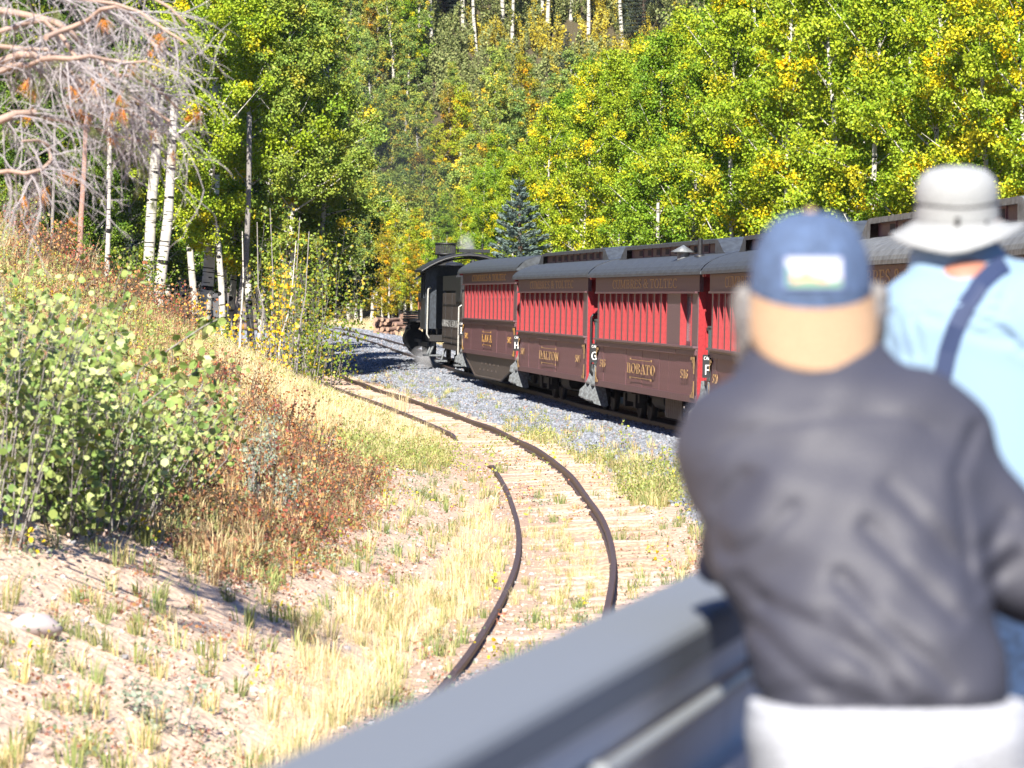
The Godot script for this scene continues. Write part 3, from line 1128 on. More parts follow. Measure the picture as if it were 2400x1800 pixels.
func build_train() -> void:
	coach("maroon coach with small upper panes next behind the tender, trussed below its side", car_frame(-1.377, 92.2, 0.073, 81.3, 11.0, 0.24), {"windows": 13, "open": 0.62, "transom": true, "plain_roof": true, "apron": true, "title": "LAVA", "number": "502", "letter": "I", "bright": true})
	coach("faded maroon coach with the car letter H plate and thick black end rail", car_frame(0.133, 79.8, 1.517, 68.8, 11.0, 0.02), {"windows": 12, "open": 0.66, "title": "DALTON", "number": "507", "letter": "H", "big_rail": true})
	coach("faded maroon coach with the car letter G plate, its last window apart from the row", car_frame(1.684, 67.2, 3.10, 56.3, 11.0, 0.0), {"windows": 11, "pitch": 0.72, "open": 0.68, "blank": 1.15, "title": "LOBATO", "number": "516", "letter": "G", "slat_box": true, "stove_pipe": true})
	coach("maroon coach with the car letter F plate, mostly hidden behind the man in the cap", car_frame(3.24, 54.8, 3.82, 43.8, 11.0, 0.0), {"windows": 12, "open": 0.7, "number": "520", "letter": "F"})
	coach("brownish coach with a pale ribbed roof seen between the two men", car_frame(3.92, 42.3, 4.42, 31.3, 11.0, 0.0), {"windows": 12, "open": 0.7, "pale": true, "number": "511"})
	coach("pale roofed coach cut by the picture's edge beside the white hat", car_frame(4.40, 29.8, 3.95, 18.8, 11.0, 0.0), {"windows": 12, "open": 0.7, "pale": true})
	build_tender()
	build_engine()
	# red marker lamp
	var lp := thing("marker_lamp", "small red marker lamp on the coach end by the white hat", "lamp", Vector3(4.46, 2.50, -29.95))
	var b := Buf.new()
	b.box(Vector3(0, 0.06, 0), Vector3(0.09, 0.12, 0.08), 0.015)
	put("lens", b, M.red_lamp, lp)
	var c := Buf.new()
	c.box(Vector3(0, -0.01, -0.01), Vector3(0.1, 0.02, 0.1))
	put("base", c, M.black_iron, lp)


func build_tender() -> void:
	var t := thing("tender", "grimy black coal tender coupled between the locomotive and the first coach", "tender", Vector3(-0.62, grade(98), -97.6), 0.105)
	t.rotation.z = -0.02
	var tk := Buf.new()
	tk.box(Vector3(0, 1.62, 0), Vector3(2.36, 1.66, 6.6), 0.12)
	tk.box(Vector3(0, 0.76, 0), Vector3(2.3, 0.16, 6.9))
	put("tank", tk, M.tender, t)
	var bk := Buf.new()
	for s in [-1.0, 1.0]:
		bk.box(Vector3(1.15 * s, 2.64, -1.0), Vector3(0.08, 0.44, 4.4))
		bk.box(Vector3(1.185 * s, 2.45, 2.2), Vector3(0.05, 0.7, 1.6))
	bk.box(Vector3(0, 2.64, 1.2), Vector3(2.3, 0.5, 0.08))
	bk.box(Vector3(0, 2.55, 2.3), Vector3(1.7, 0.3, 1.6))
	put("bunker", bk, M.engine, t)
	var seam := Buf.new()
	for s in [-1.0, 1.0]:
		for y in [1.05, 1.55, 2.0]:
			seam.box(Vector3(1.185 * s, y, 0), Vector3(0.014, 0.03, 6.4))
		for z in [-2.2, 0.0, 2.2]:
			seam.box(Vector3(1.185 * s, 1.6, z), Vector3(0.014, 1.5, 0.06))
	put("rivet_strip", seam, M.black_iron, t)
	rng.seed = 33
	var coal := Buf.new()
	for k in 260:
		var p := Vector3(rng.randf_range(-1.05, 1.05), 0, rng.randf_range(-3.0, 1.1))
		p.y = 2.62 + 0.42 * (1.0 - absf(p.x) / 1.3) * (0.6 + 0.4 * cos(p.z))
		coal.xf = Transform3D(Basis.from_euler(Vector3(rng.randf() * 6.0, rng.randf() * 6.0, rng.randf() * 6.0)), p)
		coal.box(Vector3.ZERO, Vector3(rng.randf_range(0.12, 0.26), rng.randf_range(0.1, 0.2), rng.randf_range(0.1, 0.24)))
	coal.xf = Transform3D.IDENTITY
	put("coal", coal, M.coal, t).set_meta("kind", "stuff")
	letters("line_lettering", "CUMBRES & TOLTEC", "Droid Sans", 0.2, 2.2, M.letter_grey, t, Vector3(-1.20, 1.45, -0.4), LEFT)
	var lad := Buf.new()
	lad.path([Vector3(-1.2, 2.0, 3.32), Vector3(-1.28, 1.95, 3.36), Vector3(-1.28, 0.55, 3.36)], 0.022)
	put("grab_rail", lad, M.white_pipe, t)
	var stp := Buf.new()
	stp.box(Vector3(-1.2, 0.30, 3.3), Vector3(0.36, 0.05, 0.5))
	stp.box(Vector3(-1.2, 0.30, -3.3), Vector3(0.36, 0.05, 0.5))
	stp.rod(Vector3(-1.05, 0.7, 3.3), Vector3(-1.2, 0.3, 3.3), 0.03)
	stp.rod(Vector3(-1.05, 0.7, -3.3), Vector3(-1.2, 0.3, -3.3), 0.03)
	put("step", stp, M.grey_iron, t)
	wheelset(t, -2.0)
	wheelset(t, 2.0)


func build_engine() -> void:
	var t := thing("steam_locomotive", "black steam locomotive leading the train, seen from behind with its arched cab roof", "locomotive", Vector3(-1.93, grade(110), -111.2), 0.095)
	t.rotation.z = -0.015
	var fr := Buf.new()
	fr.box(Vector3(0, 0.95, -0.4), Vector3(1.1, 0.3, 10.0))
	fr.box(Vector3(0, 0.85, 4.2), Vector3(2.4, 0.2, 1.9))
	put("frame", fr, M.gear, t)
	var bo := Buf.new()
	bo.xf = Transform3D(Basis(Vector3(1, 0, 0), PI / 2), Vector3(0, 2.1, 0))
	bo.lathe([Vector2(0.0, 3.0), Vector2(0.84, 3.0), Vector2(0.84, 0.8), Vector2(0.76, -0.4), Vector2(0.74, -4.2), Vector2(0.80, -4.25), Vector2(0.80, -5.3), Vector2(0.7, -5.4), Vector2(0.0, -5.42)], 28)
	put("boiler", bo, M.engine, t)
	var bd := Buf.new()
	for z in [1.6, 0.2, -1.4, -2.9]:
		bd.xf = Transform3D(Basis(Vector3(1, 0, 0), PI / 2), Vector3(0, 2.1, 0))
		bd.lathe([Vector2(0.83, z - 0.03), Vector2(0.80, z), Vector2(0.83, z + 0.03)], 28)
	put("boiler_band", bd, M.black_iron, t)
	for q in [[-0.6, 0.36, 3.35], [-2.4, 0.34, 3.2]]:
		var dm := Buf.new()
		dm.lathe([Vector2(q[1], 2.7), Vector2(q[1], q[2] - 0.2), Vector2(q[1] * 0.8, q[2] - 0.05), Vector2(0.0, q[2])], 20, Vector3(0, 0, q[0]))
		put("dome", dm, M.engine, t)
	# stack and spark arrestor
	var sk := Buf.new()
	sk.lathe([Vector2(0.34, 2.75), Vector2(0.27, 2.95), Vector2(0.27, 3.5), Vector2(0.31, 3.62)], 20, Vector3(0, 0, -4.6))
	sk.box(Vector3(0.0, 3.4, -4.6), Vector3(0.5, 0.5, 0.5))
	put("smokestack", sk, M.black_iron, t)
	var sa := Buf.new()
	for y in [3.66, 4.02]:
		sa.lathe([Vector2(0.30, y - 0.03), Vector2(0.37, y - 0.03), Vector2(0.37, y + 0.03), Vector2(0.30, y + 0.03)], 24, Vector3(0, 0, -4.6))
	for k in 26:
		var w := TAU * k / 26.0
		sa.box(Vector3(cos(w) * 0.34, 3.84, -4.6 + sin(w) * 0.34), Vector3(0.035, 0.34, 0.035))
	put("spark_arrestor", sa, M.black_iron, t)
	# cab
	var cb := Buf.new()
	for s in [-1.0, 1.0]:
		cb.box(Vector3(1.30 * s, 1.62, 3.7), Vector3(0.06, 1.0, 2.2))
		cb.box(Vector3(1.30 * s, 2.95, 3.7), Vector3(0.06, 0.24, 2.2))
		for z in [2.68, 3.7, 4.72]:
			cb.box(Vector3(1.30 * s, 2.45, z), Vector3(0.06, 0.9, 0.16))
		cb.box(Vector3(1.14 * s, 2.1, 4.78), Vector3(0.32, 1.9, 0.05))
	cb.box(Vector3(0, 2.95, 2.65), Vector3(2.6, 0.5, 0.06))
	for s in [-1.0, 1.0]:
		cb.box(Vector3(1.05 * s, 2.0, 2.65), Vector3(0.5, 1.6, 0.06))
	put("cab", cb, M.cab_blue, t)
	var rf := Buf.new()
	var pg := PackedVector2Array()
	for k in 17:
		var x := -1.52 + 3.04 * k / 16.0
		pg.append(Vector2(x, 3.02 + 0.56 * (1.0 - pow(absf(x) / 1.52, 2.0))))
	for k in 17:
		var x := 1.52 - 3.04 * k / 16.0
		pg.append(Vector2(x, 2.95 + 0.54 * (1.0 - pow(absf(x) / 1.52, 2.0))))
	pg.reverse()
	rf.prism(pg, 2.2, 5.6)
	put("cab_roof", rf, M.engine, t)
	var rb := Buf.new()
	for z in [5.64, 5.2, 4.7]:
		var pr := []
		for k in 13:
			var x := -1.5 + 3.0 * k / 12.0
			pr.append(Vector3(x, 2.98 + 0.52 * (1.0 - pow(absf(x) / 1.5, 2.0)) - (0.0 if z > 5.5 else 0.08), z))
		rb.path(pr, 0.035, 6)
	put("roof_rib", rb, M.black_iron, t)
	var hatch := Buf.new()
	hatch.box(Vector3(0.25, 3.66, 4.0), Vector3(1.0, 0.10, 1.0))
	put("roof_hatch", hatch, M.engine, t)
	var bh := Buf.new()
	bh.box(Vector3(0, 2.0, 2.9), Vector3(1.8, 1.7, 0.3))
	put("backhead", bh, M.black_iron, t)
	for s in [-1.0, 1.0]:
		var aw := Buf.new()
		aw.xf = Transform3D(Basis(Vector3(0, 0, 1), s * -0.7), Vector3(1.42 * s, 2.84, 3.7))
		aw.box(Vector3(0, 0, 0), Vector3(0.42, 0.03, 1.4))
		put("awning", aw, M.engine, t)
		var wr := Buf.new()
		wr.box(Vector3(1.18 * s, 1.36, -1.4), Vector3(0.5, 0.05, 7.6))
		put("running_board", wr, M.gear, t)
		var cy := Buf.new()
		cy.rod(Vector3(1.12 * s, 0.72, -3.2), Vector3(1.12 * s, 0.72, -4.4), 0.36, 18)
		cy.rod(Vector3(1.12 * s, 1.2, -3.1), Vector3(1.12 * s, 1.2, -4.5), 0.19, 14)
		put("cylinder", cy, M.black_iron, t)
		var rd := Buf.new()
		rd.box(Vector3(1.02 * s, 0.6, -0.2), Vector3(0.06, 0.13, 4.4))
		rd.box(Vector3(1.1 * s, 0.68, -1.9), Vector3(0.06, 0.10, 2.8))
		put("side_rod", rd, M.grey_iron, t)
		for z in [2.0, 0.75, -0.5, -1.75]:
			var w := Buf.new()
			w.xf = Transform3D(Basis(Vector3(0, 0, 1), PI / 2), Vector3(0.86 * s, 0.56, z))
			w.lathe([Vector2(0.0, -0.07), Vector2(0.54, -0.07), Vector2(0.56, 0.0), Vector2(0.54, 0.07), Vector2(0.47, 0.07), Vector2(0.44, 0.03), Vector2(0.14, 0.03), Vector2(0.12, 0.1), Vector2(0.0, 0.1)], 22)
			put("driving_wheel", w, M.gear, t)
		for z in [3.9, -4.4]:
			var w := Buf.new()
			w.xf = Transform3D(Basis(Vector3(0, 0, 1), PI / 2), Vector3(0.5 * s, 0.36, z))
			w.lathe([Vector2(0.0, -0.06), Vector2(0.36, -0.06), Vector2(0.36, 0.05), Vector2(0.1, 0.06), Vector2(0.0, 0.06)], 18)
			put("small_wheel", w, M.gear, t)
		var gr := Buf.new()
		gr.path([Vector3(1.16 * s, 2.42, 4.82), Vector3(1.2 * s, 2.48, 4.95), Vector3(1.26 * s, 2.40, 5.0), Vector3(1.28 * s, 0.98, 5.0), Vector3(1.22 * s, 0.86, 5.0), Vector3(1.0 * s, 0.84, 4.9)], 0.026, 8)
		put("cab_grab_rail", gr, M.white_pipe, t)
		var gs := Buf.new()
		gs.box(Vector3(1.1 * s, 0.3, 4.8), Vector3(0.55, 0.05, 0.4))
		gs.rod(Vector3(0.95 * s, 0.85, 4.9), Vector3(1.2 * s, 0.3, 4.95), 0.04)
		gs.rod(Vector3(1.0 * s, 0.85, 4.6), Vector3(1.25 * s, 0.3, 4.65), 0.04)
		put("cab_step", gs, M.grey_iron, t)
		# finned air cooler and air pump
		var co := Buf.new()
		for k in 6:
			co.path([Vector3(1.0 * s, 1.24 + 0.08 * k, -1.2), Vector3(1.5 * s, 1.24 + 0.08 * k, -1.2), Vector3(1.5 * s, 1.24 + 0.08 * k, -3.4), Vector3(1.0 * s, 1.24 + 0.08 * k, -3.4)], 0.032, 8)
		put("air_cooler", co, M.black_iron, t)
		var ps := Buf.new()
		ps.rod(Vector3(1.12 * s, 1.4, 0.6), Vector3(1.12 * s, 2.3, 0.6), 0.16, 14)
		ps.rod(Vector3(0.98 * s, 1.3, 2.3), Vector3(0.98 * s, 2.1, 2.3), 0.03, 8)
		put("air_pump", ps, M.black_iron, t)
		var cp := Buf.new()
		for k in 2:
			cp.rod(Vector3((1.32 + 0.07 * k) * s, 1.75, 2.5), Vector3((1.32 + 0.07 * k) * s, 2.0, 2.5), 0.026, 10)
		put("lubricator", cp, M.copper, t)
		# snow plow wing beside the pilot
		var wg := PackedVector2Array()
		for q in [Vector2(0.98, 1.42), Vector2(1.16, 1.32), Vector2(1.28, 1.08), Vector2(1.31, 0.86), Vector2(1.27, 0.55), Vector2(1.15, 0.28), Vector2(0.95, 0.1), Vector2(0.7, 0.06), Vector2(0.7, 0.2), Vector2(0.98, 0.36), Vector2(1.06, 0.6), Vector2(1.08, 0.86), Vector2(1.03, 1.1), Vector2(0.9, 1.25)]:
			wg.append(Vector2(q.x * s, q.y))
		if s > 0.0:
			wg.reverse()
		var pw := Buf.new()
		pw.prism(wg, -6.1, -5.5)
		put("plow_wing", pw, M.plow, t)
		var rim := Buf.new()
		rim.path([Vector3(1.02 * s, 1.26, -5.48), Vector3(1.1 * s, 1.1, -5.47), Vector3(1.14 * s, 0.86, -5.47), Vector3(1.12 * s, 0.62, -5.47), Vector3(1.03 * s, 0.42, -5.48)], 0.035, 6)
		put("plow_rim", rim, M.white_pipe, t)
	var pi := Buf.new()
	pi.box(Vector3(0, 0.75, -5.4), Vector3(2.3, 0.34, 0.2))
	put("pilot_beam", pi, M.black_iron, t)
	var wh := Buf.new()
	wh.rod(Vector3(0.75, 3.3, 1.6), Vector3(0.75, 3.95, 1.6), 0.035, 8)
	wh.lathe([Vector2(0.1, 3.0), Vector2(0.1, 3.35), Vector2(0.05, 3.4)], 10, Vector3(0.45, 0, 1.6))
	put("whistle", wh, M.black_iron, t)


func puffs(called: String, label: String, c: Color, list: Array) -> void:
	var t := thing(called, label, called)
	t.set_meta("kind", "stuff")
	for q in list:
		var fm := FogMaterial.new()
		fm.albedo = c
		fm.density = q[2]
		var f := FogVolume.new()
		f.shape = RenderingServer.FOG_VOLUME_SHAPE_ELLIPSOID
		f.size = q[1]
		f.material = fm
		f.name = "puff"
		t.add_child(f, true)
		f.position = q[0]


func build_smoke() -> void:
	rng.seed = 8
	var dark := []
	for k in 13:
		var u := k / 12.0
		var p := at(lerpf(962, 815, pow(u, 1.3)) + rng.randf_range(-14, 14), lerpf(505, 250, pow(u, 0.9)) + rng.randf_range(-12, 12), 116.0 + 30.0 * u)
		var s := lerpf(0.9, 5.0, u)
		dark.append([p, Vector3(s * rng.randf_range(0.9, 1.3), s * rng.randf_range(0.8, 1.2), s), lerpf(0.13, 0.014, sqrt(u))])
	puffs("smoke", "thin dark smoke drifting up and left from the stack", Color(0.22, 0.24, 0.28), dark)
	var white := []
	for k in 9:
		var u := k / 8.0
		var p := at(lerpf(1024, 1004, u) + rng.randf_range(-4, 4), lerpf(558, 525, u) + rng.randf_range(-3, 3), 108.5)
		var s := lerpf(0.22, 0.55, u)
		white.append([p, Vector3(s, s * 1.2, s), lerpf(0.8, 0.3, u)])
	puffs("steam", "white steam wisp rising above the locomotive cab", Color(0.95, 0.95, 0.96), white)
	var low := []
	for k in 14:
		var p := at(928 + rng.randf_range(-22, 16), 778 + rng.randf_range(-14, 14), 108.0 + rng.randf_range(-0.4, 0.4))
		var s := rng.randf_range(0.25, 0.6)
		low.append([p, Vector3(s * 1.1, s, s), rng.randf_range(0.25, 0.8)])
	puffs("steam", "white steam blowing low beside the locomotive's wheels", Color(0.95, 0.95, 0.96), low)


# ---------------------------------------------------------------- the open car the two men stand in
func build_gondola() -> void:
	var head := deg_to_rad(13.4)
	var t := thing("open_car", "grey open observation car whose side wall runs up from the bottom edge", "railway car", Vector3(-0.162, 0.0, -3.37), -head)
	# local: -z forward along the wall, x to the right; the wall's cap lies on x = 0
	var top := EYE - 0.48
	var cap := Buf.new()
	cap.xf = Transform3D(Basis.IDENTITY, Vector3(0, top - 0.03, -5.0))
	var cp := PackedVector2Array([Vector2(-0.104, -0.03), Vector2(0.076, -0.03), Vector2(0.076, 0.012), Vector2(0.071, 0.022), Vector2(0.060, 0.028), Vector2(0.0, 0.031), Vector2(-0.090, 0.028), Vector2(-0.100, 0.02), Vector2(-0.104, 0.01)])
	cap.prism(cp, -9.0, 9.0)
	put("wall_cap", cap, M.grey_paint, t)
	var lip := Buf.new()
	lip.box(Vector3(0.052, top - 0.085, -5.0), Vector3(0.02, 0.05, 18.0))
	put("cap_flange", lip, M.grey_panel, t)
	for k in 6:
		var b := Buf.new()
		b.box(Vector3(0.022, top - 0.56, 4.0 - 3.0 * k - 1.5), Vector3(0.04, 0.99, 2.992))
		put("wall_panel", b, M.grey_panel, t)
	var out := Buf.new()
	out.box(Vector3(-0.045, top - 0.56, -5.0), Vector3(0.03, 1.0, 18.0))
	put("outer_sheet", out, M.grey_paint, t)
	var rail := Buf.new()
	rail.box(Vector3(0.058, top - 0.262, -5.0), Vector3(0.03, 0.024, 18.0))
	rail.box(Vector3(0.052, top - 0.36, -5.0), Vector3(0.02, 0.014, 18.0))
	put("wall_batten", rail, M.grey_panel, t)
	var pipe := Buf.new()
	pipe.rod(Vector3(0.075, top - 0.128, 4.0), Vector3(0.075, top - 0.128, -14.0), 0.0125, 12)
	put("conduit", pipe, M.conduit, t)
	for k in 12:
		var cl := Buf.new()
		cl.box(Vector3(0.066, top - 0.128, 3.2 - k * 1.35), Vector3(0.05, 0.035, 0.022))
		put("conduit_clip", cl, M.conduit, t)
	for q in [[-0.22, 0.066], [-0.36, 0.066], [-1.62, 0.066], [-3.0, 0.066], [-3.14, 0.066], [-4.5, 0.066], [0.9, 0.066], [1.04, 0.066]]:
		var bt := Buf.new()
		bt.xf = Transform3D(Basis(Vector3(0, 0, 1), -PI / 2), Vector3(0.042, top - q[1] - 0.03, q[0]))
		bt.lathe([Vector2(0.019, 0.0), Vector2(0.019, 0.008), Vector2(0.013, 0.017), Vector2(0.0, 0.018)], 10)
		put("bolt", bt, M.conduit, t)
	var fl := Buf.new()
	for k in 16:
		fl.box(Vector3(0.1 + 0.155 * (k + 0.5), 0.90, -5.0), Vector3(0.149, 0.06, 18.0))
	put("floor", fl, M.deck, t)
	var rw := Buf.new()
	rw.box(Vector3(2.60, top - 0.56, -5.0), Vector3(0.04, 1.0, 18.0))
	rw.box(Vector3(2.62, top - 0.03, -5.0), Vector3(0.152, 0.06, 18.0), 0.012)
	put("side_wall", rw, M.grey_paint, t)
	for e in [4.0, -14.0]:
		var ew := Buf.new()
		ew.box(Vector3(1.3, top - 0.5, e), Vector3(2.56, 1.1, 0.05))
		put("end_wall", ew, M.grey_paint, t)
	var uf := Buf.new()
	uf.box(Vector3(1.3, 0.74, -5.0), Vector3(2.4, 0.24, 17.8))
	put("underframe", uf, M.gear, t)
	var tr := Node3D.new()
	tr.name = "running_gear"
	t.add_child(tr)
	tr.position.x = 1.3
	wheelset(tr, -11.6)
	wheelset(tr, 1.6)


# ---------------------------------------------------------------- figures: a smooth field round tapered bones, meshed as surface nets
func bone_field(bones: Array, k: float) -> Callable:
	var n := bones.size()
	var A := PackedVector3Array()
	var AB := PackedVector3Array()
	var R := PackedFloat32Array()
	var S := PackedFloat32Array()
	var Q := PackedFloat32Array()
	for q in bones:
		A.append(q[0])
		AB.append(q[1] - q[0])
		Q.append(maxf((q[1] - q[0]).length_squared(), 1e-9))
		R.append(q[2])
		S.append(q[3] - q[2])
	return func(p: Vector3) -> float:
		var d := 1e3
		for i in n:
			var e := p - A[i]
			var t := clampf(e.dot(AB[i]) / Q[i], 0.0, 1.0)
			var di := (e - AB[i] * t).length() - R[i] - S[i] * t
			var h := k - absf(d - di)
			if h > 0.0:
				d = minf(d, di) - h * h * 0.25 / k
			elif di < d:
				d = di
		return d


func net(f: Callable, lo: Vector3, hi: Vector3, cell: float, b: Buf) -> void:
	var blk := 6
	var nx := int(ceil((hi.x - lo.x) / cell / blk)) * blk
	var ny := int(ceil((hi.y - lo.y) / cell / blk)) * blk
	var nz := int(ceil((hi.z - lo.z) / cell / blk)) * blk
	var sx := nx + 1
	var sxy := sx * (ny + 1)
	var val := PackedFloat32Array()
	val.resize(sxy * (nz + 1))
	val.fill(9.0)
	var reach := cell * blk * 0.95
	var cells := []
	for bz in nz / blk:
		for by in ny / blk:
			for bx in nx / blk:
				var c := lo + Vector3(bx + 0.5, by + 0.5, bz + 0.5) * (cell * blk)
				if absf(f.call(c)) > reach * 1.3:
					continue
				cells.append(Vector3i(bx, by, bz))
				for z in range(bz * blk, bz * blk + blk + 1):
					for y in range(by * blk, by * blk + blk + 1):
						for x in range(bx * blk, bx * blk + blk + 1):
							var i := x + y * sx + z * sxy
							if val[i] > 8.0:
								val[i] = f.call(lo + Vector3(x, y, z) * cell)
	var at_cell := {}
	var offs := [0, 1, sx, sx + 1, sxy, sxy + 1, sxy + sx, sxy + sx + 1]
	var corner := [Vector3(0, 0, 0), Vector3(1, 0, 0), Vector3(0, 1, 0), Vector3(1, 1, 0), Vector3(0, 0, 1), Vector3(1, 0, 1), Vector3(0, 1, 1), Vector3(1, 1, 1)]
	var edges := [[0, 1], [2, 3], [4, 5], [6, 7], [0, 2], [1, 3], [4, 6], [5, 7], [0, 4], [1, 5], [2, 6], [3, 7]]
	var todo := []
	for q in cells:
		for z in range(q.z * blk, q.z * blk + blk):
			for y in range(q.y * blk, q.y * blk + blk):
				for x in range(q.x * blk, q.x * blk + blk):
					var i: int = x + y * sx + z * sxy
					var inside := 0
					for o in offs:
						if val[i + o] < 0.0:
							inside += 1
					if inside == 0 or inside == 8:
						continue
					var s := Vector3.ZERO
					var m := 0
					for e in edges:
						var v0 := val[i + offs[e[0]]]
						var v1 := val[i + offs[e[1]]]
						if (v0 < 0.0) != (v1 < 0.0):
							s += corner[e[0]].lerp(corner[e[1]], v0 / (v0 - v1))
							m += 1
					var p := lo + (Vector3(x, y, z) + s / m) * cell
					var h := cell * 0.6
					var g := Vector3(f.call(p + Vector3(h, 0, 0)) - f.call(p - Vector3(h, 0, 0)), f.call(p + Vector3(0, h, 0)) - f.call(p - Vector3(0, h, 0)), f.call(p + Vector3(0, 0, h)) - f.call(p - Vector3(0, 0, h)))
					at_cell[i] = b.vert(p, g if g.length() > 1e-9 else Vector3.UP)
					todo.append(i)
	for i in todo:
		for a in 3:
			var d: int = [1, sx, sxy][a]
			var u: int = [sx, sxy, 1][a]
			var w: int = [sxy, 1, sx][a]
			if (val[i] < 0.0) == (val[i + d] < 0.0):
				continue
			if not (at_cell.has(i - u) and at_cell.has(i - w) and at_cell.has(i - u - w)):
				continue
			var p0: int = at_cell[i]
			var p1: int = at_cell[i - u]
			var p2: int = at_cell[i - u - w]
			var p3: int = at_cell[i - w]
			if val[i] < 0.0:
				b.ix.append_array(PackedInt32Array([p0, p2, p1, p0, p3, p2]))
			else:
				b.ix.append_array(PackedInt32Array([p0, p1, p2, p0, p2, p3]))


func flesh(bones: Array, k: float, cell: float, b: Buf, shape = null) -> Callable:
	var f := bone_field(bones, k)
	if shape != null:
		var g := f
		f = func(p: Vector3) -> float: return shape.call(p, g.call(p))
	var lo := Vector3.ONE * 1e3
	var hi := -lo
	for q in bones:
		var r: float = maxf(q[2], q[3]) + 0.03
		for e in 2:
			lo = lo.min(q[e] - Vector3.ONE * r)
			hi = hi.max(q[e] + Vector3.ONE * r)
	net(f, lo, hi, cell, b)
	return f


func hand(wrist: Vector3, dir: Vector3, palm_n: Vector3, thumb: float, b: Buf) -> void:
	# palm, four curled fingers and a thumb leaving its side
	var d := dir.normalized()
	var n := (palm_n - d * palm_n.dot(d)).normalized()
	var s := d.cross(n) * thumb
	var bones := [[wrist - d * 0.03, wrist, 0.026, 0.027]]
	for i in 4:
		var o := s * (0.030 - 0.02 * i)
		bones.append([wrist + o * 0.6, wrist + d * 0.085 + o, 0.016, 0.013])
		var k0 := wrist + d * 0.088 + o * 1.1
		var lens: float = [0.92, 1.0, 0.95, 0.75][i]
		var k1 := k0 + (d * 0.8 + n * 0.6).normalized() * 0.042 * lens
		var k2 := k1 + (d * 0.25 + n).normalized() * 0.027 * lens
		var k3 := k2 + (-d * 0.35 + n).normalized() * 0.022 * lens
		bones.append([k0, k1, 0.0098, 0.009])
		bones.append([k1, k2, 0.009, 0.0085])
		bones.append([k2, k3, 0.0085, 0.0075])
	var t0 := wrist + d * 0.02 + s * 0.026
	var t1 := t0 + (d * 0.6 + s + n * 0.4).normalized() * 0.045
	var t2 := t1 + (d + n * 0.7).normalized() * 0.034
	bones.append([t0, t1, 0.014, 0.011])
	bones.append([t1, t2, 0.011, 0.009])
	flesh(bones, 0.006, 0.0045, b)


func head_bones(c: Vector3, fwd: Vector3, s: float) -> Array:
	var f := fwd.normalized()
	var r := f.cross(Vector3.UP).normalized()
	var u := r.cross(f)
	return [
		[c + u * 0.035 * s - f * 0.02 * s, c + u * 0.03 * s + f * 0.025 * s, 0.082 * s, 0.078 * s],
		[c - u * 0.04 * s + f * 0.03 * s, c - u * 0.075 * s + f * 0.055 * s, 0.062 * s, 0.036 * s],
		[c - u * 0.01 * s + f * 0.098 * s, c - u * 0.032 * s + f * 0.112 * s, 0.010 * s, 0.014 * s],
		[c + u * 0.012 * s + f * 0.088 * s - r * 0.035 * s, c + u * 0.012 * s + f * 0.088 * s + r * 0.035 * s, 0.014 * s, 0.014 * s],
		[c - u * 0.058 * s + f * 0.083 * s - r * 0.018 * s, c - u * 0.058 * s + f * 0.083 * s + r * 0.018 * s, 0.010 * s, 0.010 * s],
		[c - u * 0.005 * s + r * 0.082 * s - f * 0.01 * s, c - u * 0.04 * s + r * 0.078 * s, 0.016 * s, 0.009 * s],
		[c - u * 0.005 * s - r * 0.082 * s - f * 0.01 * s, c - u * 0.04 * s - r * 0.078 * s, 0.016 * s, 0.009 * s],
	]


func seg_dist(p: Vector2, a: Vector2, b: Vector2) -> float:
	var e := b - a
	var t := clampf((p - a).dot(e) / e.length_squared(), 0.0, 1.0)
	return (p - a - e * t).length()


func feet(t: Node3D, l: Vector3, r: Vector3, turn: Vector3) -> void:
	for p in [l, r]:
		var b := Buf.new()
		flesh([[p + Vector3(0, 0.05, 0) - turn * 0.05, p + Vector3(0, 0.045, 0) + turn * 0.17, 0.046, 0.040], [p + Vector3(0, 0.1, 0), p + Vector3(0, 0.05, 0), 0.05, 0.05]], 0.03, 0.014, b, func(q: Vector3, d: float) -> float: return maxf(d, p.y + 0.004 - q.y))
		put("shoe", b, M.shoe, t)


func patch_print() -> ImageTexture:
	# a small embroidered landscape: pale sky, rust hills, green foreground
	var im := Image.create(128, 72, false, Image.FORMAT_RGB8)
	for y in 72:
		for x in 128:
			var c := Color(0.62, 0.63, 0.66)
			var hill := 44.0 - 10.0 * sin(x * 0.05 - 0.6) - 4.0 * sin(x * 0.17)
			if y > hill:
				c = Color(0.72, 0.45, 0.38)
			if y > 54.0 + 3.0 * sin(x * 0.09):
				c = Color(0.36, 0.5, 0.36)
			if x < 14 and y > 14 + x:
				c = Color(0.25, 0.42, 0.33)
			if y < 4 or y > 67 or x < 4 or x > 123:
				c = Color(0.35, 0.4, 0.55)
			im.set_pixel(x, y, c)
	return ImageTexture.create_from_image(im)


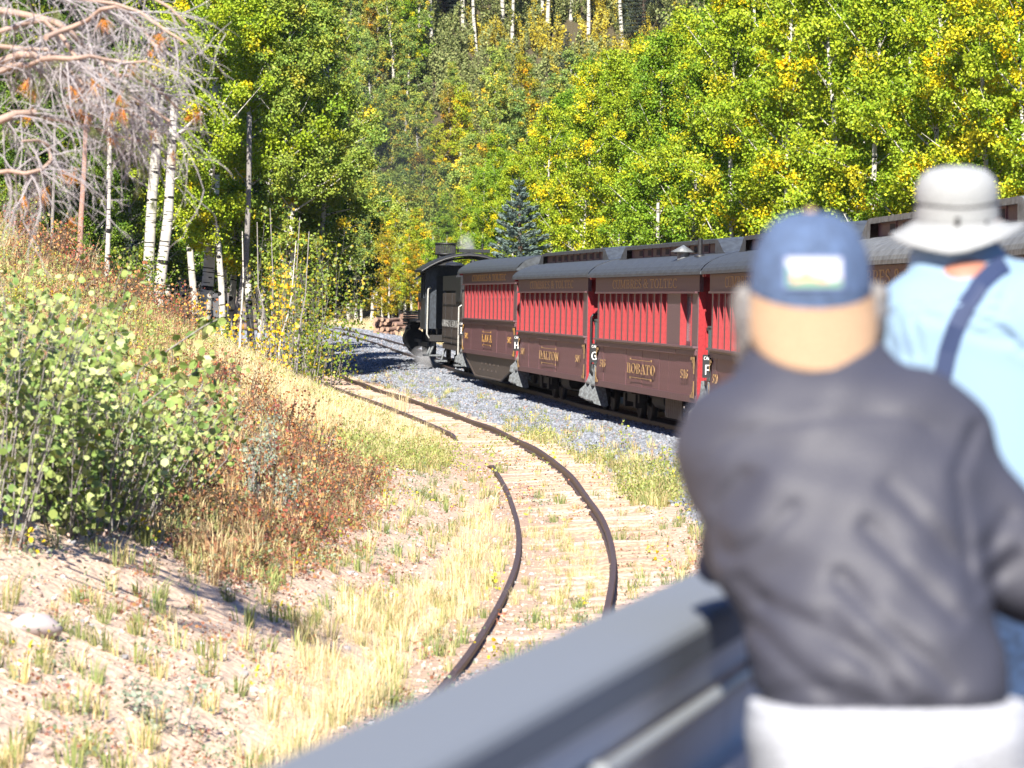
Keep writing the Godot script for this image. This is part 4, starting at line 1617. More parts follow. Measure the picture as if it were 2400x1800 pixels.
func build_cap_man() -> void:
	var floor_y := 0.93
	var t := thing("person", "person in a denim cap with tan bill and dark grey jacket leaning on the wall", "person", Vector3(0.5, floor_y, -4.6))
	var root := Transform3D(Basis.IDENTITY, -t.position)
	# --- jacket
	var ja := [
		[at(1695, 960, 4.77), at(1822, 1500, 4.58), 0.11, 0.118],
		[at(1905, 960, 4.77), at(1998, 1500, 4.58), 0.11, 0.118],
		[at(1790, 945, 4.77), at(1905, 1400, 4.61), 0.112, 0.125],
		[at(1768, 925, 4.81), at(1790, 1000, 4.77), 0.086, 0.10],
		[at(1660, 1000, 4.77), at(1940, 995, 4.77), 0.095, 0.095],
		[at(1700, 1150, 4.71), at(1960, 1150, 4.71), 0.112, 0.112],
		[at(1602, 972, 4.78), at(1990, 958, 4.78), 0.074, 0.076],
		[at(1735, 905, 4.83), at(1605, 958, 4.79), 0.058, 0.072],
		[at(1810, 900, 4.83), at(1985, 945, 4.79), 0.058, 0.074],
		[at(1598, 985, 4.79), at(1616, 1185, 5.06), 0.072, 0.060],
		[at(1612, 1185, 5.06), at(1700, 1180, 5.36), 0.058, 0.046],
		[at(1995, 965, 4.78), at(2228, 1235, 4.72), 0.076, 0.066],
		[at(2228, 1235, 4.72), at(2040, 1215, 5.20), 0.062, 0.046],
	]
	var cc := at(1766, 806, 4.84)
	for i in 10:
		var w0 := TAU * i / 10.0
		var w1 := TAU * (i + 1) / 10.0
		ja.append([cc + Vector3(0.078 * cos(w0), 0.012 * sin(w0), 0.07 * sin(w0)), cc + Vector3(0.078 * cos(w1), 0.012 * sin(w1), 0.07 * sin(w1)), 0.02, 0.02])
	var folds := []
	for q in [
		[0.0079, 20.2, [870, 640, 1010, 790, 1250, 1030]], [0.0043, 21.6, [1060, 560, 1240, 800]],
		[0.0094, 23.0, [760, 860, 900, 1020, 1130, 1220, 1230, 1330]], [0.0086, 21.6, [440, 960, 640, 1060, 850, 1200, 1010, 1350]],
		[0.0072, 18.9, [330, 860, 440, 960]], [0.0072, 20.2, [390, 1060, 560, 1230, 700, 1330]],
		[0.0079, 20.2, [400, 1375, 620, 1330, 900, 1385]], [0.0036, 10.8, [165, 370, 300, 260, 480, 205, 900, 160, 1060, 175, 1150, 230]],
		[0.0130, 24.3, [345, 430, 250, 560, 235, 640, 265, 740]], [0.0072, 18.9, [410, 420, 300, 600]],
		[0.0094, 16.2, [1330, 220, 1250, 420, 1290, 700, 1310, 850, 1330, 930]], [0.0072, 20.2, [1470, 600, 1380, 730]],
		[0.0072, 20.2, [1510, 770, 1370, 880]], [0.0058, 20.2, [960, 470, 1150, 640, 1300, 850]],
		[0.0058, 18.9, [560, 560, 430, 700, 320, 760]], [0.0050, 21.6, [700, 1010, 820, 1130, 960, 1230]]]:
		var pts := []
		for i in range(0, q[2].size(), 2):
			pts.append(Vector2(1428.6 + q[2][i] * 0.5112, 811.0 + q[2][i + 1] * 0.5112))
		folds.append([q[0], q[1], pts])
	var hem := at(1900, 1527, 4.6).y
	var jacket := Buf.new()
	jacket.xf = root
	flesh(ja, 0.055, 0.011, jacket, func(p: Vector3, d: float) -> float:
		if absf(d) < 0.03 and p.z > -4.98:
			var k := F / (-p.z * 1.085)
			var s := Vector2(1106.0 + p.x * k, 635.9 - (p.y - EYE) * k)
			for q in folds:
				var pts: Array = q[2]
				var m := 1e6
				for i in pts.size() - 1:
					m = minf(m, seg_dist(s, pts[i], pts[i + 1]))
				if m < q[1] * 4.0:
					var e: float = m / q[1]
					d += q[0] * (0.95 * exp(-e * e) - 0.25 * exp(-e * e * 0.2))
			d += 0.002 * sin(s.x * 0.035 + s.y * 0.02) + 0.0015 * sin(s.y * 0.05 - s.x * 0.013)
		var h := p.y - hem
		if h < 0.03 and p.z > -4.9:
			d += 0.006 * smoothstep(0.03, 0.012, h) * smoothstep(-0.01, 0.012, h)
			d = maxf(d, -h)
		return d)
	put("jacket", jacket, M.jacket, t)
	# navy cuff at the wall
	var cu := Buf.new()
	cu.xf = root
	flesh([[at(1545, 1222, 5.08), at(1620, 1214, 5.22), 0.03, 0.036]], 0.02, 0.01, cu)
	put("cuff", cu, M.navy, t)
	# --- trousers
	var tr := Buf.new()
	tr.xf = root
	var hl := at(1815, 1620, 4.58)
	var hr := at(2040, 1615, 4.58)
	var kl := Vector3(hl.x, floor_y + 0.50, hl.z + 0.0)
	var kr := Vector3(hr.x, floor_y + 0.50, hr.z - 0.03)
	var al := Vector3(hl.x - 0.01, floor_y + 0.10, hl.z + 0.05)
	var ar := Vector3(hr.x + 0.02, floor_y + 0.10, hr.z + 0.03)
	var top := hem + 0.012
	flesh([[at(1808, 1520, 4.58), hl, 0.122, 0.126], [at(2020, 1515, 4.58), hr, 0.122, 0.126], [at(1920, 1600, 4.56), at(1920, 1700, 4.56), 0.12, 0.115], [hl, kl, 0.11, 0.082], [hr, kr, 0.11, 0.082], [kl, al, 0.08, 0.068], [kr, ar, 0.08, 0.068]], 0.04, 0.013, tr, func(p: Vector3, d: float) -> float:
		d += 0.002 * sin(p.x * 60.0 + p.y * 35.0) + 0.002 * sin(p.y * 70.0 - p.x * 20.0)
		return maxf(d, p.y - top))
	put("trousers", tr, M.white_cloth, t)
	feet(t, Vector3(al.x, floor_y, al.z) - t.position, Vector3(ar.x, floor_y, ar.z) - t.position, Vector3(0.15, 0, -0.98))
	# --- body: head, neck, trunk and limbs under the clothes, and hands
	var hc := at(1752, 660, 4.87)
	var fwd := Vector3(-0.18, -0.02, -1.0)
	var bo := Buf.new()
	bo.xf = root
	var bones := head_bones(hc, fwd, 0.9)
	bones.append_array([[hc - Vector3(0, 0.06, 0), at(1772, 850, 4.82), 0.058, 0.06], [at(1772, 880, 4.8), at(1910, 1560, 4.6), 0.09, 0.11], [at(1600, 965, 4.79), at(1970, 955, 4.79), 0.05, 0.05], [at(1600, 965, 4.79), at(1615, 1185, 5.06), 0.045, 0.036], [at(1612, 1185, 5.06), at(1705, 1182, 5.38), 0.036, 0.03], [at(1990, 960, 4.79), at(2226, 1235, 4.72), 0.045, 0.036], [at(2226, 1235, 4.72), at(2036, 1215, 5.22), 0.036, 0.03], [hl, kl, 0.08, 0.05], [hr, kr, 0.08, 0.05], [kl, al, 0.05, 0.04], [kr, ar, 0.05, 0.04]])
	flesh(bones, 0.022, 0.011, bo)
	hand(at(1718, 1180, 5.40), at(1760, 1184, 5.5) - at(1718, 1180, 5.40), Vector3(0.3, -1, 0), 1.0, bo)
	hand(at(2028, 1215, 5.24), at(1990, 1215, 5.36) - at(2028, 1215, 5.24), Vector3(0.1, -1, 0), -1.0, bo)
	put("body", bo, M.skin, t)
	# --- hair at the sides and nape
	var hair := Buf.new()
	hair.xf = root
	flesh([[at(1612, 648, 4.90), at(1622, 755, 4.89), 0.022, 0.024], [at(1890, 640, 4.90), at(1882, 742, 4.89), 0.021, 0.021], [at(1660, 735, 4.84), at(1840, 735, 4.84), 0.04, 0.04], [at(1640, 690, 4.87), at(1865, 690, 4.87), 0.03, 0.03]], 0.02, 0.008, hair, func(p: Vector3, d: float) -> float: return d + 0.004 * sin(p.y * 260.0 + 3.0 * sin(p.x * 180.0)) * sin(p.x * 300.0 + p.z * 220.0))
	put("hair", hair, M.grey_hair, t)
	# --- cap worn back to front, its bill hanging towards the camera
	var dc := at(1750, 628, 4.86)
	var cap := Buf.new()
	cap.xf = root
	var prof := [Vector2(0.0885, -0.03)]
	for i in 15:
		var w := PI / 2 * i / 14.0
		prof.append(Vector2(0.090 * pow(cos(w), 0.72) + 0.0005, 0.115 * pow(sin(w), 0.95)))
	cap.lathe(prof, 36, dc, 0.99, 1.12)
	put("cap_crown", cap, M.denim_cap, t)
	var seam := Buf.new()
	seam.xf = root
	for k in 6:
		var w := TAU * k / 6.0 + PI / 2
		var ps := []
		for i in range(1, 14):
			var q: Vector2 = prof[i]
			ps.append(dc + Vector3(cos(w) * q.x * 0.99, q.y, sin(w) * q.x * 1.12))
		seam.path(ps, 0.0018, 5)
	put("cap_seam", seam, M.denim_cap, t)
	var bt := Buf.new()
	bt.xf = root
	bt.lathe([Vector2(0.0095, -0.003), Vector2(0.009, 0.003), Vector2(0.005, 0.006), Vector2(0.0, 0.0065)], 14, dc + Vector3(0, 0.1145, 0))
	put("cap_button", bt, M.tan_suede, t)
	var bill := Buf.new()
	bill.xf = root
	var rows := []
	for side in [0.0, -0.004]:
		for i in 25:
			var a := lerpf(-1.24, 1.24, i / 24.0)
			var row := []
			for j in 9:
				var v := j / 8.0
				var e := pow(maxf(cos(a * 0.93), 0.0), 0.55)
				var p0 := dc + Vector3(sin(a) * 0.0945, 0.010 - 0.036 * cos(a), cos(a) * 0.102)
				var out := Vector3(sin(a) * (0.007 - 0.006 * v * v * v), 0, 0.060 * e) * v
				var drop := (0.074 + 0.012 * e) * pow(v, 0.9) * (0.66 + 0.34 * e)
				row.append(p0 + out + Vector3(0, -drop + side, side * 0.5))
			rows.append(row)
	for half in 2:
		for i in 24:
			for j in 8:
				var r0: Array = rows[half * 25 + i]
				var r1: Array = rows[half * 25 + i + 1]
				if half == 0:
					bill.quad(r0[j + 1], r1[j + 1], r1[j], r0[j])
				else:
					bill.quad(r0[j], r1[j], r1[j + 1], r0[j + 1])
	for i in 24:
		bill.quad(rows[25 + i][8], rows[26 + i][8], rows[i + 1][8], rows[i][8])
	put("cap_bill", bill, M.tan_suede, t)
	# patch
	var pm := StandardMaterial3D.new()
	pm.albedo_texture = patch_print()
	pm.roughness = 0.7
	pm.cull_mode = BaseMaterial3D.CULL_DISABLED
	var pa := Buf.new()
	pa.xf = root
	var nu := 12
	var nv := 7
	for j in nv + 1:
		for i in nu + 1:
			var u := i / float(nu)
			var v := j / float(nv)
			var px := (u - 0.5) * 0.084
			var py := 0.003 + (1.0 - v) * 0.046
			var w := asin(clampf(py / 0.115, 0, 1))
			var r := 0.090 * pow(cos(w), 0.72)
			var z := 1.12 * sqrt(maxf(r * r - px * px, 0.0)) + 0.004
			pa.vert(dc + Vector3(px - 0.003, py, z), Vector3(px * 5.0, 0.4, 1), Vector2(u, v))
	for j in nv:
		for i in nu:
			var a := j * (nu + 1) + i
			pa.ix.append_array(PackedInt32Array([a, a + 1, a + nu + 2, a, a + nu + 2, a + nu + 1]))
	put("cap_patch", pa, pm, t)


func build_hat_man() -> void:
	var floor_y := 0.93
	var t := thing("person", "person in a white wide-brimmed hat and pale blue shirt with navy braces", "person", Vector3(1.05, floor_y, -7.0))
	var root := Transform3D(Basis.IDENTITY, -t.position)
	var sh := [
		[at(2020, 730, 6.98), at(2095, 1180, 6.95), 0.118, 0.125],
		[at(2190, 715, 6.98), at(2225, 1180, 6.95), 0.118, 0.125],
		[at(2100, 690, 7.0), at(2160, 1150, 6.95), 0.115, 0.13],
		[at(1988, 690, 7.0), at(2262, 668, 7.0), 0.078, 0.078],
		[at(2030, 600, 7.03), at(1978, 678, 7.0), 0.05, 0.066],
		[at(2120, 610, 7.03), at(2235, 652, 7.0), 0.05, 0.074],
		[at(1980, 700, 7.0), at(1915, 960, 7.12), 0.072, 0.058],
		[at(1915, 960, 7.12), at(1990, 1010, 7.42), 0.056, 0.044],
		[at(2280, 690, 7.0), at(2345, 950, 7.1), 0.074, 0.06],
		[at(2345, 950, 7.1), at(2260, 1010, 7.45), 0.056, 0.044],
	]
	var nc := at(2066, 556, 7.05)
	for i in 10:
		var w0 := TAU * i / 10.0
		var w1 := TAU * (i + 1) / 10.0
		sh.append([nc + Vector3(0.066 * cos(w0), 0.012 * sin(w0), 0.062 * sin(w0)), nc + Vector3(0.066 * cos(w1), 0.012 * sin(w1), 0.062 * sin(w1)), 0.016, 0.016])
	var folds := []
	for q in [
		[0.008, 7.0, [360, 1100, 700, 985, 900, 930]], [0.006, 9.0, [1080, 950, 1500, 860, 1950, 900]],
		[0.010, 10.0, [1450, 1080, 1750, 1200, 1960, 1310, 2212, 1560]], [0.009, 12.0, [600, 1120, 640, 1400, 720, 1650]],
		[0.008, 12.0, [740, 1100, 820, 1350, 860, 1600]], [0.007, 12.0, [830, 1060, 1000, 1120, 1120, 1160]], [0.008, 13.0, [480, 1130, 470, 1350, 560, 1600]],
		[0.007, 11.0, [1480, 900, 1700, 1020, 1900, 1060]], [0.008, 14.0, [1400, 1260, 1700, 1360, 2000, 1430]], [0.006, 9.0, [2150, 480, 1950, 800, 1930, 920]]]:
		var pts := []
		for i in range(0, q[2].size(), 2):
			pts.append(Vector2((2000.0 + q[2][i] / 5.53) / 1.085, (540.0 + q[2][i + 1] / 5.53) / 1.085))
		folds.append([q[0], q[1], pts])
	var hem := at(2150, 1200, 6.95).y
	var shirt := Buf.new()
	shirt.xf = root
	var f := flesh(sh, 0.05, 0.012, shirt, func(p: Vector3, d: float) -> float:
		if absf(d) < 0.03 and p.z > -7.02:
			var k := F / (-p.z * 1.085)
			var s := Vector2(1106.0 + p.x * k, 635.9 - (p.y - EYE) * k)
			for q in folds:
				var pts: Array = q[2]
				var m := 1e6
				for i in pts.size() - 1:
					m = minf(m, seg_dist(s, pts[i], pts[i + 1]))
				if m < q[1] * 4.0:
					var e: float = m / q[1]
					d += q[0] * (1.35 * exp(-e * e) - 0.5 * exp(-e * e * 0.2))
		return maxf(d, hem - p.y))
	put("shirt", shirt, M.shirt_blue, t)
	# braces over the back
	var br := Buf.new()
	br.xf = root
	var lines := [[Vector2(2172, 566), Vector2(2150, 580), Vector2(2118, 612), Vector2(2090, 655), Vector2(2066, 705), Vector2(2047, 760), Vector2(2035, 820), Vector2(2028, 900), Vector2(2026, 1000), Vector2(2030, 1110), Vector2(2040, 1195)]]
	for ln in lines:
		var prev := []
		for i in ln.size():
			var c: Vector2 = ln[i]
			var dir: Vector2 = (ln[mini(i + 1, ln.size() - 1)] - ln[maxi(i - 1, 0)]).normalized()
			var nn := Vector2(-dir.y, dir.x) * 20.0
			var pair := []
			for s in [-1.0, 0.0, 1.0]:
				var q: Vector2 = c + nn * s
				var D := 6.7
				while D < 7.15 and f.call(at(q.x, q.y, D)) > 0.004:
					D += 0.004
				pair.append(at(q.x, q.y, D - 0.004))
			if prev:
				for k in 2:
					br.quad(prev[k], prev[k + 1], pair[k + 1], pair[k])
			prev = pair
	put("braces", br, M.navy, t)
	var jb := Buf.new()
	jb.xf = root
	var hl := at(2090, 1320, 6.95)
	var hr := at(2230, 1320, 6.95)
	var kl := Vector3(hl.x, floor_y + 0.50, hl.z)
	var kr := Vector3(hr.x, floor_y + 0.50, hr.z)
	var al := Vector3(hl.x, floor_y + 0.09, hl.z + 0.05)
	var ar := Vector3(hr.x, floor_y + 0.09, hr.z + 0.06)
	var top := hem + 0.01
	flesh([[at(2105, 1160, 6.95), hl, 0.115, 0.12], [at(2215, 1160, 6.95), hr, 0.115, 0.12], [hl, kl, 0.11, 0.08], [hr, kr, 0.11, 0.08], [kl, al, 0.078, 0.065], [kr, ar, 0.078, 0.065]], 0.04, 0.014, jb, func(p: Vector3, d: float) -> float: return maxf(d, p.y - top))
	put("jeans", jb, M.jeans, t)
	feet(t, Vector3(al.x, floor_y, al.z) - t.position, Vector3(ar.x, floor_y, ar.z) - t.position, Vector3(-0.1, 0, -0.99))
	var hc := at(2066, 520, 7.07)
	var bo := Buf.new()
	bo.xf = root
	var bones := head_bones(hc, Vector3(-0.35, -0.05, -1.0), 1.0)
	bones.append_array([[hc - Vector3(0, 0.05, 0), at(2070, 610, 7.04), 0.054, 0.046], [at(2085, 640, 7.0), at(2160, 1250, 6.95), 0.09, 0.10], [at(2000, 685, 7.0), at(2250, 668, 7.0), 0.045, 0.045], [at(2000, 690, 7.0), at(1918, 960, 7.12), 0.045, 0.036], [at(1918, 960, 7.12), at(1996, 1012, 7.46), 0.036, 0.03], [at(2270, 690, 7.0), at(2343, 950, 7.1), 0.045, 0.036], [at(2343, 950, 7.1), at(2254, 1012, 7.48), 0.036, 0.03], [hl, kl, 0.08, 0.05], [hr, kr, 0.08, 0.05], [kl, al, 0.05, 0.04], [kr, ar, 0.05, 0.04]])
	flesh(bones, 0.022, 0.012, bo)
	hand(at(2000, 1014, 7.48), Vector3(0.35, 0, -1), Vector3(0, -1, 0), 1.0, bo)
	hand(at(2250, 1014, 7.50), Vector3(-0.4, 0, -1), Vector3(0, -1, 0), -1.0, bo)
	put("body", bo, M.skin, t)
	var col := Buf.new()
	col.xf = root
	flesh([[at(2012, 566, 7.01), at(2062, 548, 6.985), 0.016, 0.016], [at(2062, 548, 6.985), at(2112, 566, 7.01), 0.016, 0.016]], 0.01, 0.007, col)
	put("collar_band", col, M.navy, t)
	# --- hat
	var dc := at(2066, 462, 7.06)
	var tilt := Transform3D(Basis(Vector3(1, 0, 0), 0.10) * Basis(Vector3(0, 0, 1), 0.02), dc)
	var hat := Buf.new()
	hat.xf = root * tilt
	hat.lathe([Vector2(0.089, -0.012), Vector2(0.088, 0.012), Vector2(0.0885, 0.02), Vector2(0.084, 0.024), Vector2(0.0875, 0.030), Vector2(0.086, 0.055), Vector2(0.078, 0.078), Vector2(0.06, 0.093), Vector2(0.03, 0.100), Vector2(0.0, 0.101)], 36, Vector3.ZERO, 1.0, 1.14)
	put("hat_crown", hat, M.hat_cloth, t)
	var brim := Buf.new()
	brim.xf = root * tilt
	var n := 48
	var rings := []
	for side in [0.0, -0.005]:
		for i in n + 1:
			var w := TAU * i / n
			var row := []
			for j in 7:
				var v := j / 6.0
				var r := lerpf(0.086, 0.140, v)
				var y := -0.012 - 0.048 * pow(v, 1.2)
				y += v * v * (0.040 * maxf(0.0, cos(w - 0.25)) + 0.018 * maxf(0.0, -cos(w)) - 0.012 * maxf(0.0, sin(w)))
				row.append(Vector3(cos(w) * r, y + side, sin(w) * r * 1.12))
			rings.append(row)
	for half in 2:
		for i in n:
			for j in 6:
				var a: Array = rings[half * (n + 1) + i]
				var b: Array = rings[half * (n + 1) + i + 1]
				if half == 0:
					brim.quad(a[j], b[j], b[j + 1], a[j + 1])
				else:
					brim.quad(a[j + 1], b[j + 1], b[j], a[j])
	for i in n:
		brim.quad(rings[i][6], rings[i + 1][6], rings[n + 2 + i][6], rings[n + 1 + i][6])
	put("hat_brim", brim, M.hat_cloth, t)
	var cord := Buf.new()
	cord.xf = root * tilt
	var cp := []
	for i in 41:
		var w := TAU * i / 40.0
		cp.append(Vector3(cos(w) * 0.088, 0.022 + 0.002 * sin(w * 3.0), sin(w) * 0.1005))
	cord.path(cp, 0.0026, 6)
	cord.rod(Vector3(-0.012, 0.0, 0.104), Vector3(-0.014, -0.016, 0.108), 0.0055, 8)
	cord.rod(Vector3(0.05, -0.008, 0.092), Vector3(0.05, -0.014, 0.096), 0.003, 6)
	put("hat_cord", cord, M.gear, t)


# ---------------------------------------------------------------- trees
func aspen(seed_: int, high: float, low: float, wide: float, leaves: int, leaf: float, yellow: float, r0 := 0.11, droop := 0.0) -> Array:
	# trunk with limbs, and a crown of single leaves held in clumps along its branches
	var r := RandomNumberGenerator.new()
	r.seed = seed_
	var trunk := Buf.new()
	var limbs := Buf.new()
	var crown := Buf.new()
	crown.flat = false
	var tp := PackedVector3Array()
	var tr := PackedFloat32Array()
	var sway := Vector2(r.randf_range(-0.5, 0.5), r.randf_range(-0.5, 0.5))
	for i in 11:
		var t := i / 10.0
		tp.append(Vector3(sway.x * t * t + 0.10 * sin(t * 7.0 + seed_), high * t - 0.4 * (1.0 - t), sway.y * t * t + 0.10 * cos(t * 6.0 + seed_ * 2.0)))
		tr.append(r0 * (1.25 if i == 0 else 1.0) * pow(1.0 - t, 0.85) + 0.012)
	trunk.tube(tp, tr, 9, 0.3)
	var clumps := []
	var nb := int((high - low) * 6.5)
	for k in nb:
		var u := (k + r.randf()) / nb
		var t := lerpf(low / high, 0.985, u)
		var p0 := tp[mini(int(t * 10.0), 9)].lerp(tp[mini(int(t * 10.0) + 1, 10)], t * 10.0 - int(t * 10.0))
		var az := r.randf() * TAU
		var L := wide * pow(minf(u * 3.0 + 0.35, 1.0), 0.8) * pow(1.0 - u * 0.93, 0.6) * r.randf_range(0.45, 1.12)
		var up := lerpf(0.25, 1.3, u) + r.randf_range(-0.25, 0.25) - droop
		var dir := Vector3(cos(az), up, sin(az)).normalized()
		var bend := Vector3(r.randf_range(-0.25, 0.25), r.randf_range(0.0, 0.35) - droop, r.randf_range(-0.25, 0.25)) * L
		var pm := p0 + dir * L * 0.5 + bend * 0.15
		var p1 := p0 + dir * L + bend
		limbs.tube(PackedVector3Array([p0, pm, p1]), PackedFloat32Array([0.012 + L * 0.012, 0.010 + L * 0.005, 0.004]), 4, 0.5, false)
		var nc := int(2 + L * 4.0)
		for j in nc:
			var s := r.randf_range(0.25, 1.05)
			var c := p0.lerp(pm, s * 2.0) if s < 0.5 else pm.lerp(p1, s * 2.0 - 1.0)
			c += Vector3(r.randfn(), r.randfn(), r.randfn()) * 0.13
			clumps.append([c, r.randf_range(0.13, 0.30), r.randf(), r.randf()])
	var per := maxi(2, leaves / clumps.size())
	for q in clumps:
		var c: Vector3 = q[0]
		var rad: float = q[1]
		var base := Color(0.095, 0.165, 0.02).lerp(Color(0.17, 0.225, 0.022), q[2])
		if q[3] < yellow * 0.6:
			base = Color(0.40, 0.32, 0.014).lerp(Color(0.28, 0.29, 0.016), q[2])
		elif q[3] < yellow * 1.4:
			base = base.lerp(Color(0.32, 0.28, 0.02), 0.55)
		for i in per:
			var p := c + Vector3(r.randfn(), r.randfn() * 0.8, r.randfn()) * rad * 0.55
			var n := Vector3(r.randfn(), r.randfn() + 0.5, r.randfn() + 0.15).normalized()
			var a := n.cross(Vector3(r.randfn(), r.randfn(), r.randfn())).normalized()
			var b := n.cross(a)
			var s := leaf * r.randf_range(0.38, 0.62)
			var g := r.randf_range(0.72, 1.3)
			crown.leaf(p, a * s, b * s * 0.92, Color(base.r * g * r.randf_range(0.9, 1.12), base.g * g, base.b * g))
	return [trunk, limbs, crown]


func tree_of(called: String, label: String, category: String, parts: Array, bark: Material, leaf_m: Material) -> Node3D:
	var t := thing(called, label, category)
	put("trunk", parts[0], bark, t)
	if parts[1].ix.size():
		put("limbs", parts[1], bark, t)
	if parts[2].v.size():
		put("crown", parts[2], leaf_m, t)
	return t


func spruce(seed_: int, high: float, wide: float, tint: Color, dense: int) -> Array:
	var r := RandomNumberGenerator.new()
	r.seed = seed_
	var trunk := Buf.new()
	trunk.tube(PackedVector3Array([Vector3(0, -0.3, 0), Vector3(0.03, high * 0.5, 0), Vector3(0, high, 0.02)]), PackedFloat32Array([wide * 0.075, wide * 0.045, 0.01]), 8, 0.3)
	var limbs := Buf.new()
	var crown := Buf.new()
	var rows := int(high * 3.6)
	for k in rows:
		var u := (k + 0.5) / rows
		var y := high * lerpf(0.05, 0.99, u)
		var n := int(lerpf(11, 5, u))
		for j in n:
			var az := TAU * (j + r.randf()) / n
			var L := wide * (1.0 - u * 0.97) * r.randf_range(0.55, 1.15) + 0.1
			var dir := Vector3(cos(az), lerpf(-0.28, 0.5, u), sin(az)).normalized()
			var p0 := Vector3(0, y, 0)
			var p1 := p0 + dir * L + Vector3(0, L * 0.12, 0)
			limbs.tube(PackedVector3Array([p0, p1]), PackedFloat32Array([0.02, 0.005]), 3, 1.0, false)
			var m := int(dense * L) + 4
			var side := dir.cross(Vector3.UP).normalized()
			for i in m:
				var s := sqrt(r.randf_range(0.03, 1.0))
				var w := (1.05 - s) * 0.42 * L + 0.05
				var p := p0.lerp(p1, s) + side * r.randf_range(-w, w) + Vector3(0, r.randf_range(-0.09, 0.05), 0)
				var a := (dir * 0.7 + side * r.randf_range(-0.9, 0.9) + Vector3(0, r.randf_range(-0.1, 0.4), 0)).normalized()
				var b := a.cross(Vector3(r.randfn(), r.randfn(), r.randfn())).normalized()
				var g := r.randf_range(0.6, 1.35)
				crown.leaf(p, a * r.randf_range(0.05, 0.10), b * 0.022, Color(tint.r * g, tint.g * g, tint.b * g))
	return [trunk, limbs, crown]


func stand(o: Node3D, x: float, d: float, size: float, turn: float, lift := 0.0) -> void:
	o.position = on_ground(x, d, lift)
	o.rotation.y = turn
	o.scale = Vector3.ONE * size


func tinted(called: String, base: StandardMaterial3D, c: Color) -> StandardMaterial3D:
	var m: StandardMaterial3D = base.duplicate()
	m.resource_name = called
	m.albedo_color = c
	M[called] = m
	return m


